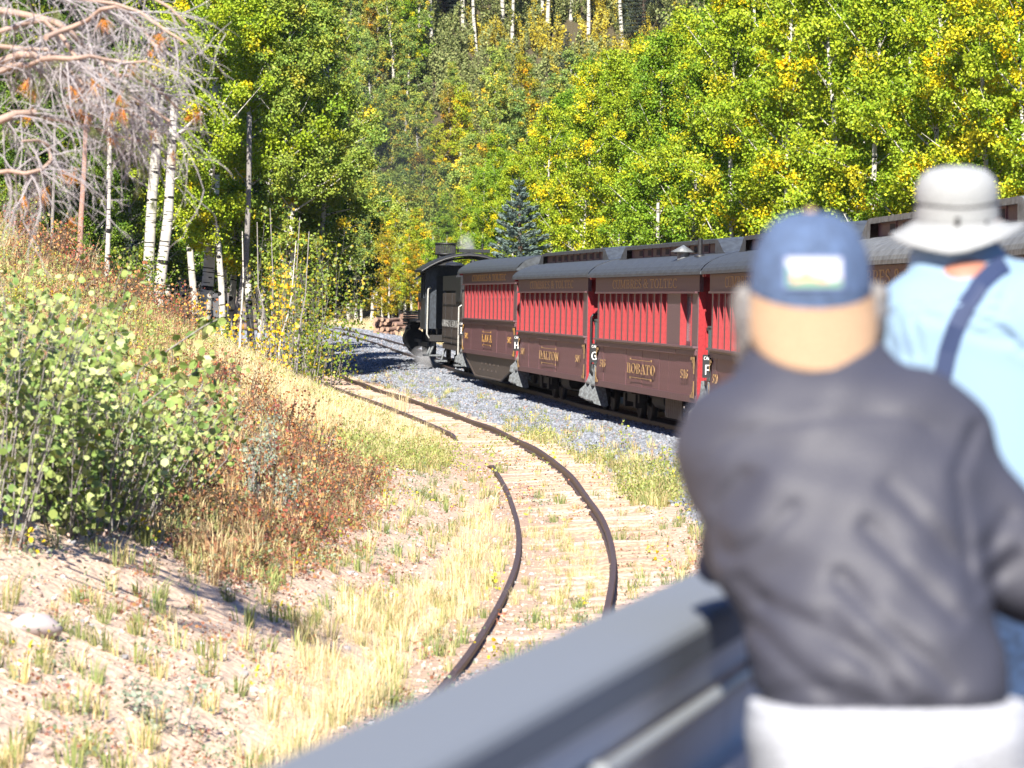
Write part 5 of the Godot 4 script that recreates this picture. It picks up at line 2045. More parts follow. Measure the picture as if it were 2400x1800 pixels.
func build_forest() -> void:
	rng.seed = 2024
	# tints of whole trees
	tinted("leaf_lime", M.leaf, lin(2.05, 1.8, 0.9))
	tinted("leaf_green", M.leaf, lin(1.4, 1.5, 0.95))
	tinted("leaf_pale", M.leaf, lin(1.7, 1.5, 2.1))
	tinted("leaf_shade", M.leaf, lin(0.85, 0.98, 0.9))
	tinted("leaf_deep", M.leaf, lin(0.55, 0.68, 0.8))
	tinted("leaf_olive", M.leaf, lin(1.95, 1.65, 3.0))
	tinted("leaf_sage", M.leaf, lin(1.5, 1.42, 3.2))
	tinted("leaf_gold", M.leaf_yellow, lin(2.2, 1.8, 0.9))
	tinted("leaf_amber", M.leaf_yellow, lin(2.1, 1.35, 0.9))
	tinted("leaf_rust", M.leaf_yellow, lin(1.7, 1.05, 1.5))
	var near := []
	for i in 6:
		near.append(aspen(300 + i, 10.5, 0.9 + 0.2 * i, 2.25 + 0.15 * (i % 3), 46000, 0.068, 0.03 + 0.03 * i, 0.075))
	for i in 3:
		near.append(aspen(330 + i, 10.5, 2.5 + 0.35 * i, 2.1, 40000, 0.068, 0.05, 0.085))
	var far := []
	for i in 5:
		far.append(aspen(400 + i, 10.0, 1.4 + 0.3 * i, 2.4, 15000, 0.115, 0.06 + 0.03 * i, 0.13))
	var open := []
	for i in 2:
		open.append(aspen(450 + i, 12.0, 6.5 + i, 1.8, 4500, 0.17, 0.1, 0.19))
	var kinds := {}
	# ---- right-hand grove behind the train: [x in the picture, distance, height, kind, tint]
	var first := {}
	var grove := [
		[962, 137, 5.6, 0, "leaf_green"], [1000, 132, 6.4, 1, "leaf_lime"], [1040, 126, 7.0, 2, "leaf_green"], [1078, 130, 8.4, 3, "leaf_green"],
		[1105, 120, 7.4, 0, "leaf_lime"], [1150, 121, 8.4, 4, "leaf_lime"], [1190, 112, 8.7, 1, "leaf_lime"], [1225, 119, 9.6, 2, "leaf_green"],
		[1262, 106, 9.6, 5, "leaf_lime"], [1300, 112, 10.2, 3, "leaf_green"], [1340, 101, 9.8, 0, "leaf_lime"], [1380, 108, 10.6, 4, "leaf_green"],
		[1420, 97, 10.0, 1, "leaf_green"], [1462, 104, 10.8, 2, "leaf_lime"], [1505, 92, 10.2, 5, "leaf_green"], [1548, 99, 13.6, 0, "leaf_green"],
		[1592, 88, 11.6, 3, "leaf_lime"], [1640, 95, 14.0, 1, "leaf_green"], [1690, 84, 11.8, 4, "leaf_lime"], [1740, 91, 14.0, 2, "leaf_green"],
		[1795, 80, 11.6, 0, "leaf_lime"], [1845, 88, 13.6, 5, "leaf_green"], [1900, 77, 11.4, 3, "leaf_lime"], [1955, 85, 13.6, 1, "leaf_green"],
		[2010, 74, 11.0, 4, "leaf_lime"], [2065, 82, 13.4, 2, "leaf_lime"], [2120, 71, 10.6, 5, "leaf_lime"], [2175, 79, 13.0, 0, "leaf_green"],
		[2225, 68, 10.4, 5, "leaf_lime"], [2280, 76, 13.0, 3, "leaf_lime"],
		[1600, 103, 13, 4, "leaf_green"], [1700, 100, 13.5, 5, "leaf_green"], [1800, 97, 13.5, 1, "leaf_green"], [1900, 94, 13.5, 0, "leaf_green"], [2000, 91, 13.5, 3, "leaf_green"], [2100, 89, 13.5, 2, "leaf_green"], [2200, 87, 13.5, 4, "leaf_green"],
		[1250, 128, 10.2, 0, "leaf_green"], [1330, 122, 11.0, 5, "leaf_green"], [1410, 118, 11.4, 3, "leaf_green"], [1490, 114, 12.0, 1, "leaf_green"],
		[2340, 72, 12.0, 1, "leaf_lime"], [2420, 78, 12.0, 2, "leaf_green"]]
	for q in grove:
		var x: float = (q[0] * 1.085 - 1200.0) * q[1] / F
		var id := "near%d" % q[3]
		var tree: Node3D
		var marks := [[965, "the smokestack"], [1120, "the blue-grey spruce"], [1240, "the H coach's roof"], [1420, "the G coach's roof"], [1521, "the thin stove pipe"], [1750, "the denim cap"], [1900, "the gap between cap and hat"], [2065, "the white hat"], [2190, "the picture's right edge"]]
		var best: Array = marks[0]
		for mk in marks:
			if absf(mk[0] - q[0]) < absf(best[0] - q[0]):
				best = mk
		var off: float = q[0] - best[0]
		var place: String = ("left of" if off < -20.0 else "right of" if off > 20.0 else "straight above") if best[0] < 2150 else "near"
		var rank := "front" if q[1] < 150.0 - (q[0] - 950.0) * 0.067 - 6.0 - 8.0 * float(q[0] > 1300) else "rear"
		if q[2] >= 13.0:
			rank = "tall rear"
		var label := "%s-row %s aspen of the grove, %s %s" % [rank, "yellow-green" if q[4] == "leaf_lime" else "green", place, best[1]]
		if not first.has(id):
			tree = tree_of("aspen_tree", label, "aspen tree", near[q[3]], M.aspen_bark, M[q[4]])
			first[id] = tree
		else:
			tree = copy(first[id], label)
		tree.set_meta("group", "aspens of the grove behind the train")
		tree.get_node("crown").material_override = M[q[4]]
		stand(tree, x, q[1], q[2] / 10.5, rng.randf() * TAU)
	# ---- grove on the left by the siding
	var left := [
		[640, 99, 12.5, 6, "leaf_pale", "tall grey-green aspen at the grove's edge over the siding"], [690, 103, 12.0, 7, "leaf_pale", "pale-leaved aspen leaning over the track bend"],
		[600, 103, 13.5, 8, "leaf_pale", "tall aspen with dull olive leaves beside the siding grove's edge"], [545, 99, 13.5, 6, "leaf_lime", "bright green aspen among the white trunks on the left"],
		[470, 95, 12.0, 7, "leaf_lime", "bright green aspen just right of the thick white trunk"], [425, 103, 14.0, 8, "leaf_lime", "leafy aspen behind the thick white trunk"],
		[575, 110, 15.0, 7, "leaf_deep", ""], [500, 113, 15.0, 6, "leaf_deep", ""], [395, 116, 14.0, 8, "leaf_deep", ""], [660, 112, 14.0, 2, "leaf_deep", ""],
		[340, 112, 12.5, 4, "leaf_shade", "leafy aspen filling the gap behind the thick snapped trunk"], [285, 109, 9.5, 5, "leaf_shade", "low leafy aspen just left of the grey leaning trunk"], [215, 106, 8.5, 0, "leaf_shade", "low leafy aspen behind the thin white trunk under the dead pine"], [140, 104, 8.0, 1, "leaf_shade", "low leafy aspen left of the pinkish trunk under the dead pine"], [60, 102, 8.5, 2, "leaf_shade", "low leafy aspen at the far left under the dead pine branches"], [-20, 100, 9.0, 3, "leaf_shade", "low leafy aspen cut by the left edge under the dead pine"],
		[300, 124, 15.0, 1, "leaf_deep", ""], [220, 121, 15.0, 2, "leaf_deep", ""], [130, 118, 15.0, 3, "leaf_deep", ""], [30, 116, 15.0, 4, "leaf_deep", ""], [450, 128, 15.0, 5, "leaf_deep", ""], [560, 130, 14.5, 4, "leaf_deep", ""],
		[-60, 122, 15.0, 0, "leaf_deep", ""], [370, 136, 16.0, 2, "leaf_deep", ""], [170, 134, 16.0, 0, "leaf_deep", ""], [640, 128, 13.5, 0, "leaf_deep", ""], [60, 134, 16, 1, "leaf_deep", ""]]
	for q in left:
		var x: float = (q[0] * 1.085 - 1200.0) * q[1] / F
		var label: String = q[5]
		if label == "":
			label = "shaded aspen deep in the grove left of the siding" if q[4] == "leaf_deep" else "low leafy aspen under the dead pine branches on the left"
		var id := "near%d" % q[3]
		var tree: Node3D
		if first.has(id):
			tree = copy(first[id], label)
		else:
			tree = tree_of("aspen_tree", label, "aspen tree", near[q[3]], M.aspen_bark, M[q[4]])
			first[id] = tree
		tree.set_meta("group", "aspens of the grove left of the siding")
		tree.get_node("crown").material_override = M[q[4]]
		stand(tree, x, q[1], q[2] / 10.5, rng.randf() * TAU)
	# ---- mid distance: behind the log pile and the bend
	var fp := []
	for i in 5:
		var tree := tree_of("aspen_tree", "small aspen with white trunk standing behind the log pile", "aspen tree", far[i], M.aspen_bark, M.leaf_olive)
		tree.set_meta("group", "aspens behind the log pile and bend")
		fp.append(tree)
	var tints := ["leaf_olive", "leaf_sage", "leaf_green", "leaf_gold", "leaf_olive", "leaf_amber", "leaf_lime"]
	var mids := [[690, 216, 7.5, 1], [725, 205, 6.8, 2], [755, 214, 8.5, 0], [783, 206, 7.0, 1], [806, 213, 9.5, 0], [828, 204, 6.6, 5], [850, 210, 8.4, 3], [872, 203, 7.0, 4], [893, 209, 9.0, 0], [915, 200, 7.2, 3], [935, 206, 9.0, 4], [955, 196, 8.0, 2], [978, 203, 9.5, 0], [1000, 190, 8.2, 2], [1022, 198, 9.5, 4], [1048, 186, 8.5, 6], [1075, 192, 10.0, 2], [842, 197, 5.4, 5], [887, 195, 5.6, 3], [905, 194, 5.0, 5], [770, 222, 9.0, 4], [815, 221, 9.6, 1], [862, 220, 10.0, 1], [912, 218, 10.0, 4], [962, 214, 10.0, 1], [1010, 210, 10.5, 0], [660, 222, 9.0, 4], [640, 210, 8, 2]]
	var n_far := 0
	for q in mids:
		var x: float = (q[0] * 1.085 - 1200.0) * q[1] / F
		var tint: String = tints[q[3]]
		var label := "small green aspen standing behind the log pile and bend"
		if q[3] == 3 or q[3] == 5:
			label = "yellow-leaved aspen with white trunk behind the locomotive and logs"
		var tree: Node3D
		if n_far < 5:
			tree = fp[n_far]
			tree.set_meta("label", label)
		else:
			tree = copy(fp[n_far % 5], label)
		n_far += 1
		tree.get_node("crown").material_override = M[tint]
		stand(tree, x, q[1], q[2] / 10.0, rng.randf() * TAU)
	# ---- the far hillside
	var n := 0
	var row := 0
	var d := 231.0
	while d < 299.0:
		var step := 4.3
		var x := d * lerpf(-0.090, -0.082, rng.randf())
		while x < d * 0.056:
			var px := (1200.0 + F * x / d) / 1.085
			var dd := d + rng.randf_range(-1.8, 1.8)
			var xx := x + rng.randf_range(-0.8, 0.8)
			x += rng.randf_range(3.0, 4.1) if d < 270.0 else rng.randf_range(2.6, 4.2)
			# the grove in front hides this part
			if px > 1180.0 and d < 231.0 + (px - 1180.0) * 0.20:
				continue
			var gap := d > 262.0 and d < 276.0 and px > 900.0
			if gap:
				continue
			var tall := d >= 276.0 and px > 900.0
			var tint := "leaf_olive"
			var k := bump(xx * 0.13 + 2.0, dd * 0.10)
			var roll := rng.randf()
			if tall:
				tint = "leaf_gold" if roll < 0.7 else "leaf_olive"
			elif k > 0.22:
				tint = "leaf_gold" if roll < 0.45 else "leaf_rust" if roll < 0.7 else "leaf_olive"
			elif k < -0.25:
				tint = "leaf_sage" if roll < 0.7 else "leaf_green"
			elif roll < 0.10:
				tint = "leaf_amber"
			elif roll < 0.18:
				tint = "leaf_rust"
			elif roll < 0.55:
				tint = "leaf_sage"
			var tree: Node3D
			if tall:
				var which := n % 2
				if not kinds.has(which):
					kinds[which] = tree_of("aspen_tree", "", "aspen tree", open[which], M.aspen_bark, M.leaf_gold)
					tree = kinds[which]
				else:
					tree = copy(kinds[which], "")
				tree.set_meta("label", "tall bare-trunked golden aspen on the hill's upper edge")
				tree.set_meta("group", "tall golden aspens along the top of the hillside")
				stand(tree, xx, dd, rng.randf_range(0.85, 1.05), rng.randf() * TAU)
			else:
				tree = copy(fp[rng.randi() % 5], "%s aspen %s on the far hillside, %s" % ["yellowing" if tint in ["leaf_gold", "leaf_amber", "leaf_rust"] else "dull green", "low" if d < 246.0 else "halfway up" if d < 260.0 else "high", "beside the left grove" if px < 850.0 else "above the locomotive" if px < 1010.0 else "above the spruce"], "aspens covering the far hillside")
				stand(tree, xx, dd, rng.randf_range(0.75, 1.15) * (0.7 if d > 253.0 and px > 900.0 else 1.0), rng.randf() * TAU)
			tree.get_node("crown").material_override = M[tint]
			n += 1
		d += step
		row += 1
	print("far hill trees: ", n)
	# ---- brush filling the hillside between the trees
	var bw := [[], []]
	var bc := [[], []]
	var brush := [weed(21, 800, 2.2, 1.3, 0.13, [Color(0.18, 0.21, 0.07), Color(0.23, 0.24, 0.09), Color(0.14, 0.17, 0.06)]), weed(22, 800, 2.4, 1.4, 0.13, [Color(0.50, 0.40, 0.03), Color(0.38, 0.34, 0.05), Color(0.28, 0.26, 0.06)])]
	for i in 2600:
		var dd := rng.randf_range(226.0, 330.0)
		var xx := rng.randf_range(-0.11, 0.075) * dd
		var k := 1 if bump(xx * 0.13 + 2.0, dd * 0.10) > 0.22 + rng.randfn() * 0.2 else 0
		bw[k].append(Transform3D(Basis(Vector3.UP, rng.randf() * TAU).scaled(Vector3.ONE * rng.randf_range(0.7, 1.5)), on_ground(xx, dd, -0.2)))
		var g := rng.randf_range(0.8, 1.3)
		bc[k].append(Color(g, g, g))
	scatter("hillside_brush", brush[0], M.leaf, bw[0], bc[0])
	scatter("hillside_brush", brush[1], M.leaf_yellow, bw[1], bc[1])
	# ---- spruces
	var sp := tree_of("spruce_tree", "blue-grey spruce standing behind the first coach's roof", "spruce tree", spruce(71, 6.6, 2.5, Color(0.125, 0.175, 0.155), 150), M.brown_bark, M.needle)
	var sx := (1122 * 1.085 - 1200.0) * 111.0 / F
	stand(sp, sx, 111.0, 0.96, 0.4)
	var dark := spruce(72, 9.0, 2.3, Color(0.055, 0.075, 0.055), 55)
	var proto: Node3D = null
	for q in [[1450, 268, 1.35, "dark grey spruce among the golden aspens at the hilltop"], [1225, 262, 0.95, "bluish spruce alone on the hillside above the grove"], [1390, 276, 1.1, "dark spruce left of the grey spruce at the hilltop"], [960, 285, 1.2, "dark spruce at the top edge above the hillside"],
			[250, 118, 0.9, "dark spruce in the shade under the dead pine"], [95, 112, 0.8, "dark spruce at the left edge of the shaded grove"], [345, 122, 1.2, "dark spruce behind the grey leaning trunk"]]:
		var tree: Node3D
		if proto == null:
			proto = tree_of("spruce_tree", q[3], "spruce tree", dark, M.brown_bark, M.needle)
			tree = proto
		else:
			tree = copy(proto, q[3])
		stand(tree, (q[0] * 1.085 - 1200.0) * q[1] / F, q[1], q[2], rng.randf() * TAU)


func pole(called: String, label: String, category: String, pts: Array, r0: float, r1: float, m: Material, group := "") -> Node3D:
	# a bare trunk through the given points; the first stands in the ground
	var base: Vector3 = pts[0]
	var t := thing(called, label, category, base, 0.0, group)
	var p := PackedVector3Array()
	var rr := PackedFloat32Array()
	for i in pts.size():
		p.append(pts[i] - base)
		rr.append(lerpf(r0, r1, float(i) / (pts.size() - 1)))
	var b := Buf.new()
	b.tube(p, rr, 12, 0.3)
	put("trunk", b, m, t)
	return t


func rooted(px: float, py: float, d: float, rest: Array) -> Array:
	var p := at(px, py, d)
	var g := on_ground(p.x, d, -0.15)
	var out := [g]
	if p.y > g.y + 0.3:
		out.append(p)
	for q in rest:
		out.append(at(q[0], q[1], d + (q[2] if q.size() > 2 else 0.0)))
	return out


func build_trunks() -> void:
	var t := pole("bare_aspen", "thick white aspen trunk snapped off at the top, with a broken side branch", "dead tree", rooted(343, 640, 92.0, [[352, 560], [364, 470], [369, 380], [374, 290], [379, 212]]), 0.175, 0.105, M.aspen_bark)
	var b := Buf.new()
	var o: Vector3 = t.position
	b.tube(PackedVector3Array([at(372, 300, 92) - o, at(398, 282, 91.8) - o, at(418, 262, 91.6) - o, at(438, 243, 91.5) - o]), PackedFloat32Array([0.06, 0.055, 0.045, 0.03]), 8, 0.4)
	b.tube(PackedVector3Array([at(372, 392, 92) - o, at(386, 383, 91.9) - o]), PackedFloat32Array([0.04, 0.02]), 6, 0.4)
	put("broken_branch", b, M.aspen_bark, t)
	pole("bare_aspen", "grey shaded aspen trunk left of the thick white one", "dead tree", rooted(322, 560, 95.0, [[330, 420], [338, 330], [345, 240], [352, 100]]), 0.17, 0.12, M.aspen_bark)
	pole("bare_pine", "thin pinkish trunk with peeling orange bark at the left", "dead tree", rooted(172, 560, 88.0, [[176, 470], [183, 370], [188, 250]]), 0.085, 0.06, M.pink_bark)
	pole("bare_aspen", "thin white aspen trunk between the pink trunk and the thick one", "dead tree", rooted(231, 600, 90.0, [[234, 500], [236, 400], [240, 250]]), 0.085, 0.06, M.aspen_bark)
	pole("bare_aspen", "slender grey trunk in the dark at the far left", "dead tree", rooted(112, 560, 92.0, [[114, 480], [118, 380], [120, 250]]), 0.05, 0.04, M.grey_bark)
	pole("bare_aspen", "broad blotchy white trunk at the grove's foot", "dead tree", rooted(440, 700, 96.0, [[450, 600], [462, 450], [466, 330], [470, 150]]), 0.21, 0.12, M.aspen_bark)
	pole("bare_aspen", "white upright trunk high in the green leaves", "dead tree", rooted(482, 690, 101.0, [[480, 500], [474, 200], [477, 60], [482, -60]]), 0.15, 0.10, M.aspen_bark)
	pole("bare_aspen", "grey trunk leaning at the grove's front, right of the blotchy one", "dead tree", rooted(505, 700, 97.0, [[520, 640], [532, 560], [538, 420], [540, 250]]), 0.10, 0.07, M.grey_bark)
	var saps := [[516, 780, 80.0, [[519, 720], [523, 650], [526, 600], [524, 500]], "pale slim sapling stem rising from the straw grass"], [560, 760, 86.0, [[566, 700], [569, 665], [558, 620], [556, 480]], "dark forked sapling stem in the grove's edge"], [600, 790, 84.0, [[606, 730], [622, 680], [630, 640], [640, 520]], "white crooked sapling stem with yellow leaves"], [640, 812, 86.0, [[644, 740], [650, 690], [660, 640], [668, 500]], "grey sapling stem at the edge of the gravel"], [628, 815, 88.0, [[634, 740], [632, 660], [640, 600], [648, 470]], "dark sapling stem beside the siding"], [585, 730, 92.0, [[588, 660], [590, 600], [584, 450]], "thin dark stem deep in the grove's edge"]]
	for q in saps:
		pole("bare_sapling", q[4], "sapling", rooted(q[0], q[1], q[2], q[3]), 0.032, 0.012, M.grey_bark if "dark" in q[4] or "grey" in q[4] else M.aspen_bark)


func sapling_bush(seed_: int, high: float, wide: float, stems: int, leaves: int, leaf: float, cols: Array, lean := Vector3.ZERO) -> Array:
	# several stems, side twigs and round leaves
	var r := RandomNumberGenerator.new()
	r.seed = seed_
	var st := Buf.new()
	var lv := Buf.new()
	var per := leaves / stems
	for k in stems:
		var az := r.randf() * TAU
		var rad := wide * sqrt(r.randf())
		var base := Vector3(cos(az), 0, sin(az)) * rad * 0.45
		var tip := Vector3(cos(az), 0, sin(az)) * rad + Vector3(0, high * r.randf_range(0.55, 1.0), 0) + lean * r.randf()
		var mid := base.lerp(tip, 0.5) + Vector3(r.randfn(), r.randfn(), r.randfn()) * 0.05 * high
		st.tube(PackedVector3Array([base - Vector3(0, 0.1, 0), mid, tip]), PackedFloat32Array([0.004 + 0.0025 * high, 0.0045, 0.0015]), 5, 1.0, false)
		for j in per:
			var s := r.randf_range(0.06, 1.04)
			var c := base.lerp(mid, s * 2.0) if s < 0.5 else mid.lerp(tip, s * 2.0 - 1.0)
			var p := c + Vector3(r.randfn(), r.randfn() * 0.8, r.randfn()) * (0.10 if high < 2.5 else 0.2) * minf(wide + 0.25, 1.0)
			if j % 4 == 0:
				st.tube(PackedVector3Array([c, p]), PackedFloat32Array([0.003, 0.0012]), 3, 1.0, false)
			var n := Vector3(r.randfn() * 0.8, r.randfn() * 0.7 + 0.3, r.randfn() * 0.8 + 0.5).normalized()
			var a := n.cross(Vector3(r.randfn(), r.randfn(), r.randfn())).normalized()
			var b := n.cross(a)
			var z := leaf * r.randf_range(0.2, 0.58)
			var q: Color = cols[r.randi() % cols.size()]
			var g := r.randf_range(0.75, 1.25)
			lv.round_leaf(p, a * z, b * z, Color(q.r * g, q.g * g, q.b * g), n * z * r.randf_range(-0.2, 0.2))
	return [st, lv]


func bush_thing(called: String, label: String, category: String, parts: Array, p: Vector3, m: Material, stem_m: Material, group := "") -> Node3D:
	var t := thing(called, label, category, p, 0.0, group)
	put("stems", parts[0], stem_m, t)
	put("foliage", parts[1], m, t)
	return t


func build_shrubs() -> void:
	rng.seed = 55
	var green := [Color(0.24, 0.30, 0.085), Color(0.31, 0.36, 0.12), Color(0.17, 0.24, 0.06), Color(0.36, 0.40, 0.16), Color(0.12, 0.19, 0.05)]
	var spots := [[40, 1010, 25.0, 1.6, 0.8, 900, "broad aspen thicket with round pale leaves at the left edge"], [150, 1130, 24.5, 1.6, 0.62, 850, "leafy aspen sapling clump whose foot stands in bare soil"], [250, 960, 27.0, 1.3, 0.75, 560, "aspen sapling clump right of the leafy thicket, over red bushes"], [330, 860, 29.0, 1.05, 0.7, 480, "outer aspen sapling clump reaching its leaves to the right"], [110, 880, 29.0, 1.6, 0.95, 700, "aspen sapling clump behind the leafy thicket"], [215, 1010, 25.5, 1.05, 0.6, 420, "low aspen sapling clump in the middle of the thicket"], [-40, 1120, 23.0, 1.75, 0.7, 480, "aspen sapling clump cut off by the left edge"]]
	for q in spots:
		var p := at(q[0], q[1], q[2])
		var g := on_ground(p.x, q[2])
		bush_thing("aspen_sapling", q[6], "aspen sapling", sapling_bush(hash(q[6]), q[3], q[4], 30, int(q[5] * 1.9), 0.062, green, Vector3(0.25, 0, 0)), g, M.shrub_leaf, M.grey_bark, "aspen sapling thicket on the bank")
	# arching sprays of leaves over the straw grass
	for q in [[[300, 800], [380, 745], [440, 705], [470, 690], 26.0, "leafy sapling twig arching out over the straw grass"], [[300, 880], [370, 830], [430, 800], [455, 790], 25.0, "lower leafy sapling twig reaching over the straw grass"]]:
		var pts := []
		for i in 4:
			pts.append(at(q[i][0], q[i][1], q[4]))
		var g0 := on_ground(pts[0].x - 0.25, q[4])
		pts.push_front(g0)
		var b := Buf.new()
		var lv := Buf.new()
		for i in pts.size():
			pts[i] -= g0
		b.path(pts, 0.006, 5)
		for k in 46:
			var s := rng.randf_range(0.6, 3.99)
			var c: Vector3 = pts[int(s)].lerp(pts[int(s) + 1], s - int(s)) + Vector3(rng.randfn(), rng.randfn(), rng.randfn()) * 0.045
			var n := Vector3(rng.randfn(), rng.randfn(), rng.randfn() + 0.6).normalized()
			var a := n.cross(Vector3(rng.randfn(), rng.randfn(), rng.randfn())).normalized() * 0.036
			lv.round_leaf(c, a, n.cross(a), green[rng.randi() % 5], n * 0.004)
		bush_thing("sapling_twig", q[5], "aspen sapling", [b, lv], g0, M.shrub_leaf, M.grey_bark)
	# red and rust bushes low on the bank
	var red := [Color(0.30, 0.07, 0.045), Color(0.36, 0.12, 0.05), Color(0.20, 0.06, 0.05), Color(0.42, 0.19, 0.06), Color(0.24, 0.11, 0.06), Color(0.15, 0.12, 0.05)]
	var rust := [Color(0.38, 0.17, 0.07), Color(0.30, 0.12, 0.06), Color(0.34, 0.24, 0.10), Color(0.44, 0.22, 0.07), Color(0.25, 0.16, 0.09)]
	var rp := [sapling_bush(801, 0.6, 0.5, 30, 620, 0.034, red), sapling_bush(802, 0.5, 0.55, 34, 640, 0.032, rust), sapling_bush(803, 0.4, 0.45, 26, 460, 0.03, red)]
	var protos := [null, null, null]
	var where := [[470, 880, 46], [520, 900, 45], [560, 930, 43], [610, 950, 42], [655, 980, 40], [700, 1010, 39], [430, 930, 42], [480, 970, 39], [540, 1000, 38], [590, 1040, 36], [640, 1070, 35], [690, 1090, 34.5], [380, 990, 37], [430, 1040, 34], [490, 1080, 33], [550, 1120, 31.5], [610, 1140, 31.5], [350, 1070, 32], [400, 1130, 30], [460, 1170, 29], [530, 1200, 29], [590, 1220, 29], [740, 1060, 36.5], [770, 1020, 39], [320, 1000, 35], [200, 1180, 27], [60, 1130, 27], [660, 1170, 31]]
	var i2 := 0
	for q in where:
		var p := at(q[0], q[1], q[2])
		var k := i2 % 3 if q[0] > 400 else 1
		var label := "low rust-red bush on the sandy bank below the saplings" if k != 1 else "low brown-orange bush on the sandy bank below the saplings"
		var t: Node3D
		if protos[k] == null:
			protos[k] = bush_thing("red_bush", label, "bush", rp[k], Vector3.ZERO, M.shrub_leaf, M.brown_bark, "rust and red bushes on the bank")
			t = protos[k]
		else:
			t = copy(protos[k], label)
		t.position = on_ground(p.x, q[2], -0.03)
		t.rotation.y = rng.randf() * TAU
		t.scale = Vector3.ONE * rng.randf_range(0.6, 1.1)
		i2 += 1
	# yellow sapling and yellow-leaved undergrowth at the grove's foot
	var gold := [Color(0.62, 0.40, 0.02), Color(0.55, 0.30, 0.02), Color(0.42, 0.38, 0.03), Color(0.6, 0.36, 0.02)]
	var lime := [Color(0.15, 0.20, 0.02), Color(0.12, 0.17, 0.02), Color(0.24, 0.24, 0.02), Color(0.10, 0.15, 0.02), Color(0.13, 0.18, 0.02), Color(0.36, 0.27, 0.02)]
	for q in [[612, 800, 84.0, 3.2, 0.35, 320, gold, "slender sapling with bright yellow leaves at the edge of the gravel"], [545, 790, 82.0, 1.1, 0.7, 260, gold, "low yellow-leaved undergrowth by the straw grass"], [455, 720, 88.0, 1.4, 0.9, 300, gold, "yellow-leaved undergrowth at the foot of the blotchy trunk"],
			[655, 815, 87.0, 4.6, 1.3, 1500, lime, "bushy green and yellow sapling overhanging the siding"], [690, 700, 95.0, 4.6, 1.5, 1800, lime, "leafy sapling leaning out over the gravel bend"], [600, 740, 97.0, 4.2, 1.2, 700, lime, "yellow-green sapling among the thin dark stems"], [660, 770, 94.0, 3.0, 1.2, 700, lime, "dim low sapling under the leaning crown"]]:
		var p := at(q[0], q[1], q[2])
		bush_thing("young_aspen", q[7], "young aspen", sapling_bush(hash(q[7]), q[3], q[4], 14, q[5], 0.085, q[6]), on_ground(p.x, q[2]), M.shrub_leaf, M.grey_bark)
	# brush along the top of the bank and undergrowth at the feet of the trees
	var bank := [[20, 560, 66, 0], [90, 580, 62, 1], [150, 600, 64, 2], [210, 640, 60, 0], [60, 640, 55, 1], [140, 660, 54, 0], [270, 690, 60, 1], [330, 720, 58, 2], [10, 690, 48, 2], [220, 720, 50, 1], [390, 760, 60, 1], [110, 520, 74, 0], [190, 560, 74, 1], [40, 510, 76, 2], [260, 630, 72, 0], [300, 650, 66, 1], [360, 700, 70, 0]]
	for q in bank:
		var p := at(q[0], q[1], q[2])
		var t := copy(protos[q[3]], "rust-brown bush high on the grassy bank at the left", "rust and red bushes on the upper bank")
		t.position = on_ground(p.x, q[2], -0.03)
		t.rotation.y = rng.randf() * TAU
		t.scale = Vector3.ONE * rng.randf_range(0.9, 1.6)
	var under := sapling_bush(811, 2.2, 1.3, 16, 1500, 0.085, [Color(0.12, 0.18, 0.02), Color(0.16, 0.22, 0.025), Color(0.09, 0.14, 0.02), Color(0.22, 0.24, 0.03)])
	var up: Node3D = null
	for q in [[20, 560, 90, 0.8], [130, 580, 92, 0.7], [260, 620, 94, 0.9], [300, 640, 91, 0.8], [385, 680, 95, 0.6], [480, 720, 94, 0.5]]:
		var p := at(q[0], q[1], q[2])
		var t: Node3D
		if up == null:
			up = bush_thing("understory_bush", "leafy green understory bush at the foot of the left trees", "bush", under, Vector3.ZERO, M.shrub_leaf, M.grey_bark, "understory bushes at the feet of the left trees")
			t = up
		else:
			t = copy(up, "leafy green understory bush at the foot of the left trees")
		t.position = on_ground(p.x, q[2], -0.1)
		t.rotation.y = rng.randf() * TAU
		t.scale = Vector3.ONE * q[3]
	# sage stalks
	var sage := [Color(0.22, 0.27, 0.20), Color(0.18, 0.23, 0.17), Color(0.27, 0.30, 0.22)]
	for q in [[548, 1150, 31.0, 0.95, "tall pale grey-green sage stalk among the red bushes"], [585, 1090, 33.5, 0.8, "second sage stalk, behind the tall one"], [600, 1165, 31.0, 0.5, "low sage plant right of the tall stalk"], [355, 1530, 19.5, 0.35, "small grey sage plant low in the sandy foreground"]]:
		var p := at(q[0], q[1], q[2])
		bush_thing("sage_plant", q[4], "plant", sapling_bush(hash(q[4]), q[3], 0.12 if q[3] > 0.6 else 0.3, 6, 260, 0.03, sage), on_ground(p.x, q[2]), M.shrub_leaf, M.grey_bark)
	# a few loose rocks
	for q in [[345, 1122, 31.0, 0.16, "pale pinkish rock in the bare soil below the red bushes", Color(0.55, 0.42, 0.34)], [75, 1400, 20.5, 0.14, "flat grey rock in the sandy ground at lower left", Color(0.34, 0.29, 0.28)], [430, 1685, 17.6, 0.10, "small grey stone near the bottom edge", Color(0.36, 0.32, 0.31)]]:
		var p := at(q[0], q[1], q[2])
		var rb := Buf.new()
		rb.col = q[5]
		var rr := RandomNumberGenerator.new()
		rr.seed = hash(q[4])
		var prof := []
		for i in 7:
			var w := PI * i / 6.0 - PI / 2
			prof.append(Vector2(maxf(cos(w), 0.001) * q[3] * rr.randf_range(0.85, 1.1), sin(w) * q[3] * 0.6))
		rb.lathe(prof, 9, Vector3.ZERO, 1.25, 0.8)
		var m := put("rock", rb, M.pebble)
		tag(m, q[4], "rock")
		m.position = on_ground(p.x, q[2], q[3] * 0.2)
		m.rotation = Vector3(0.2, rr.randf() * TAU, 0.15)
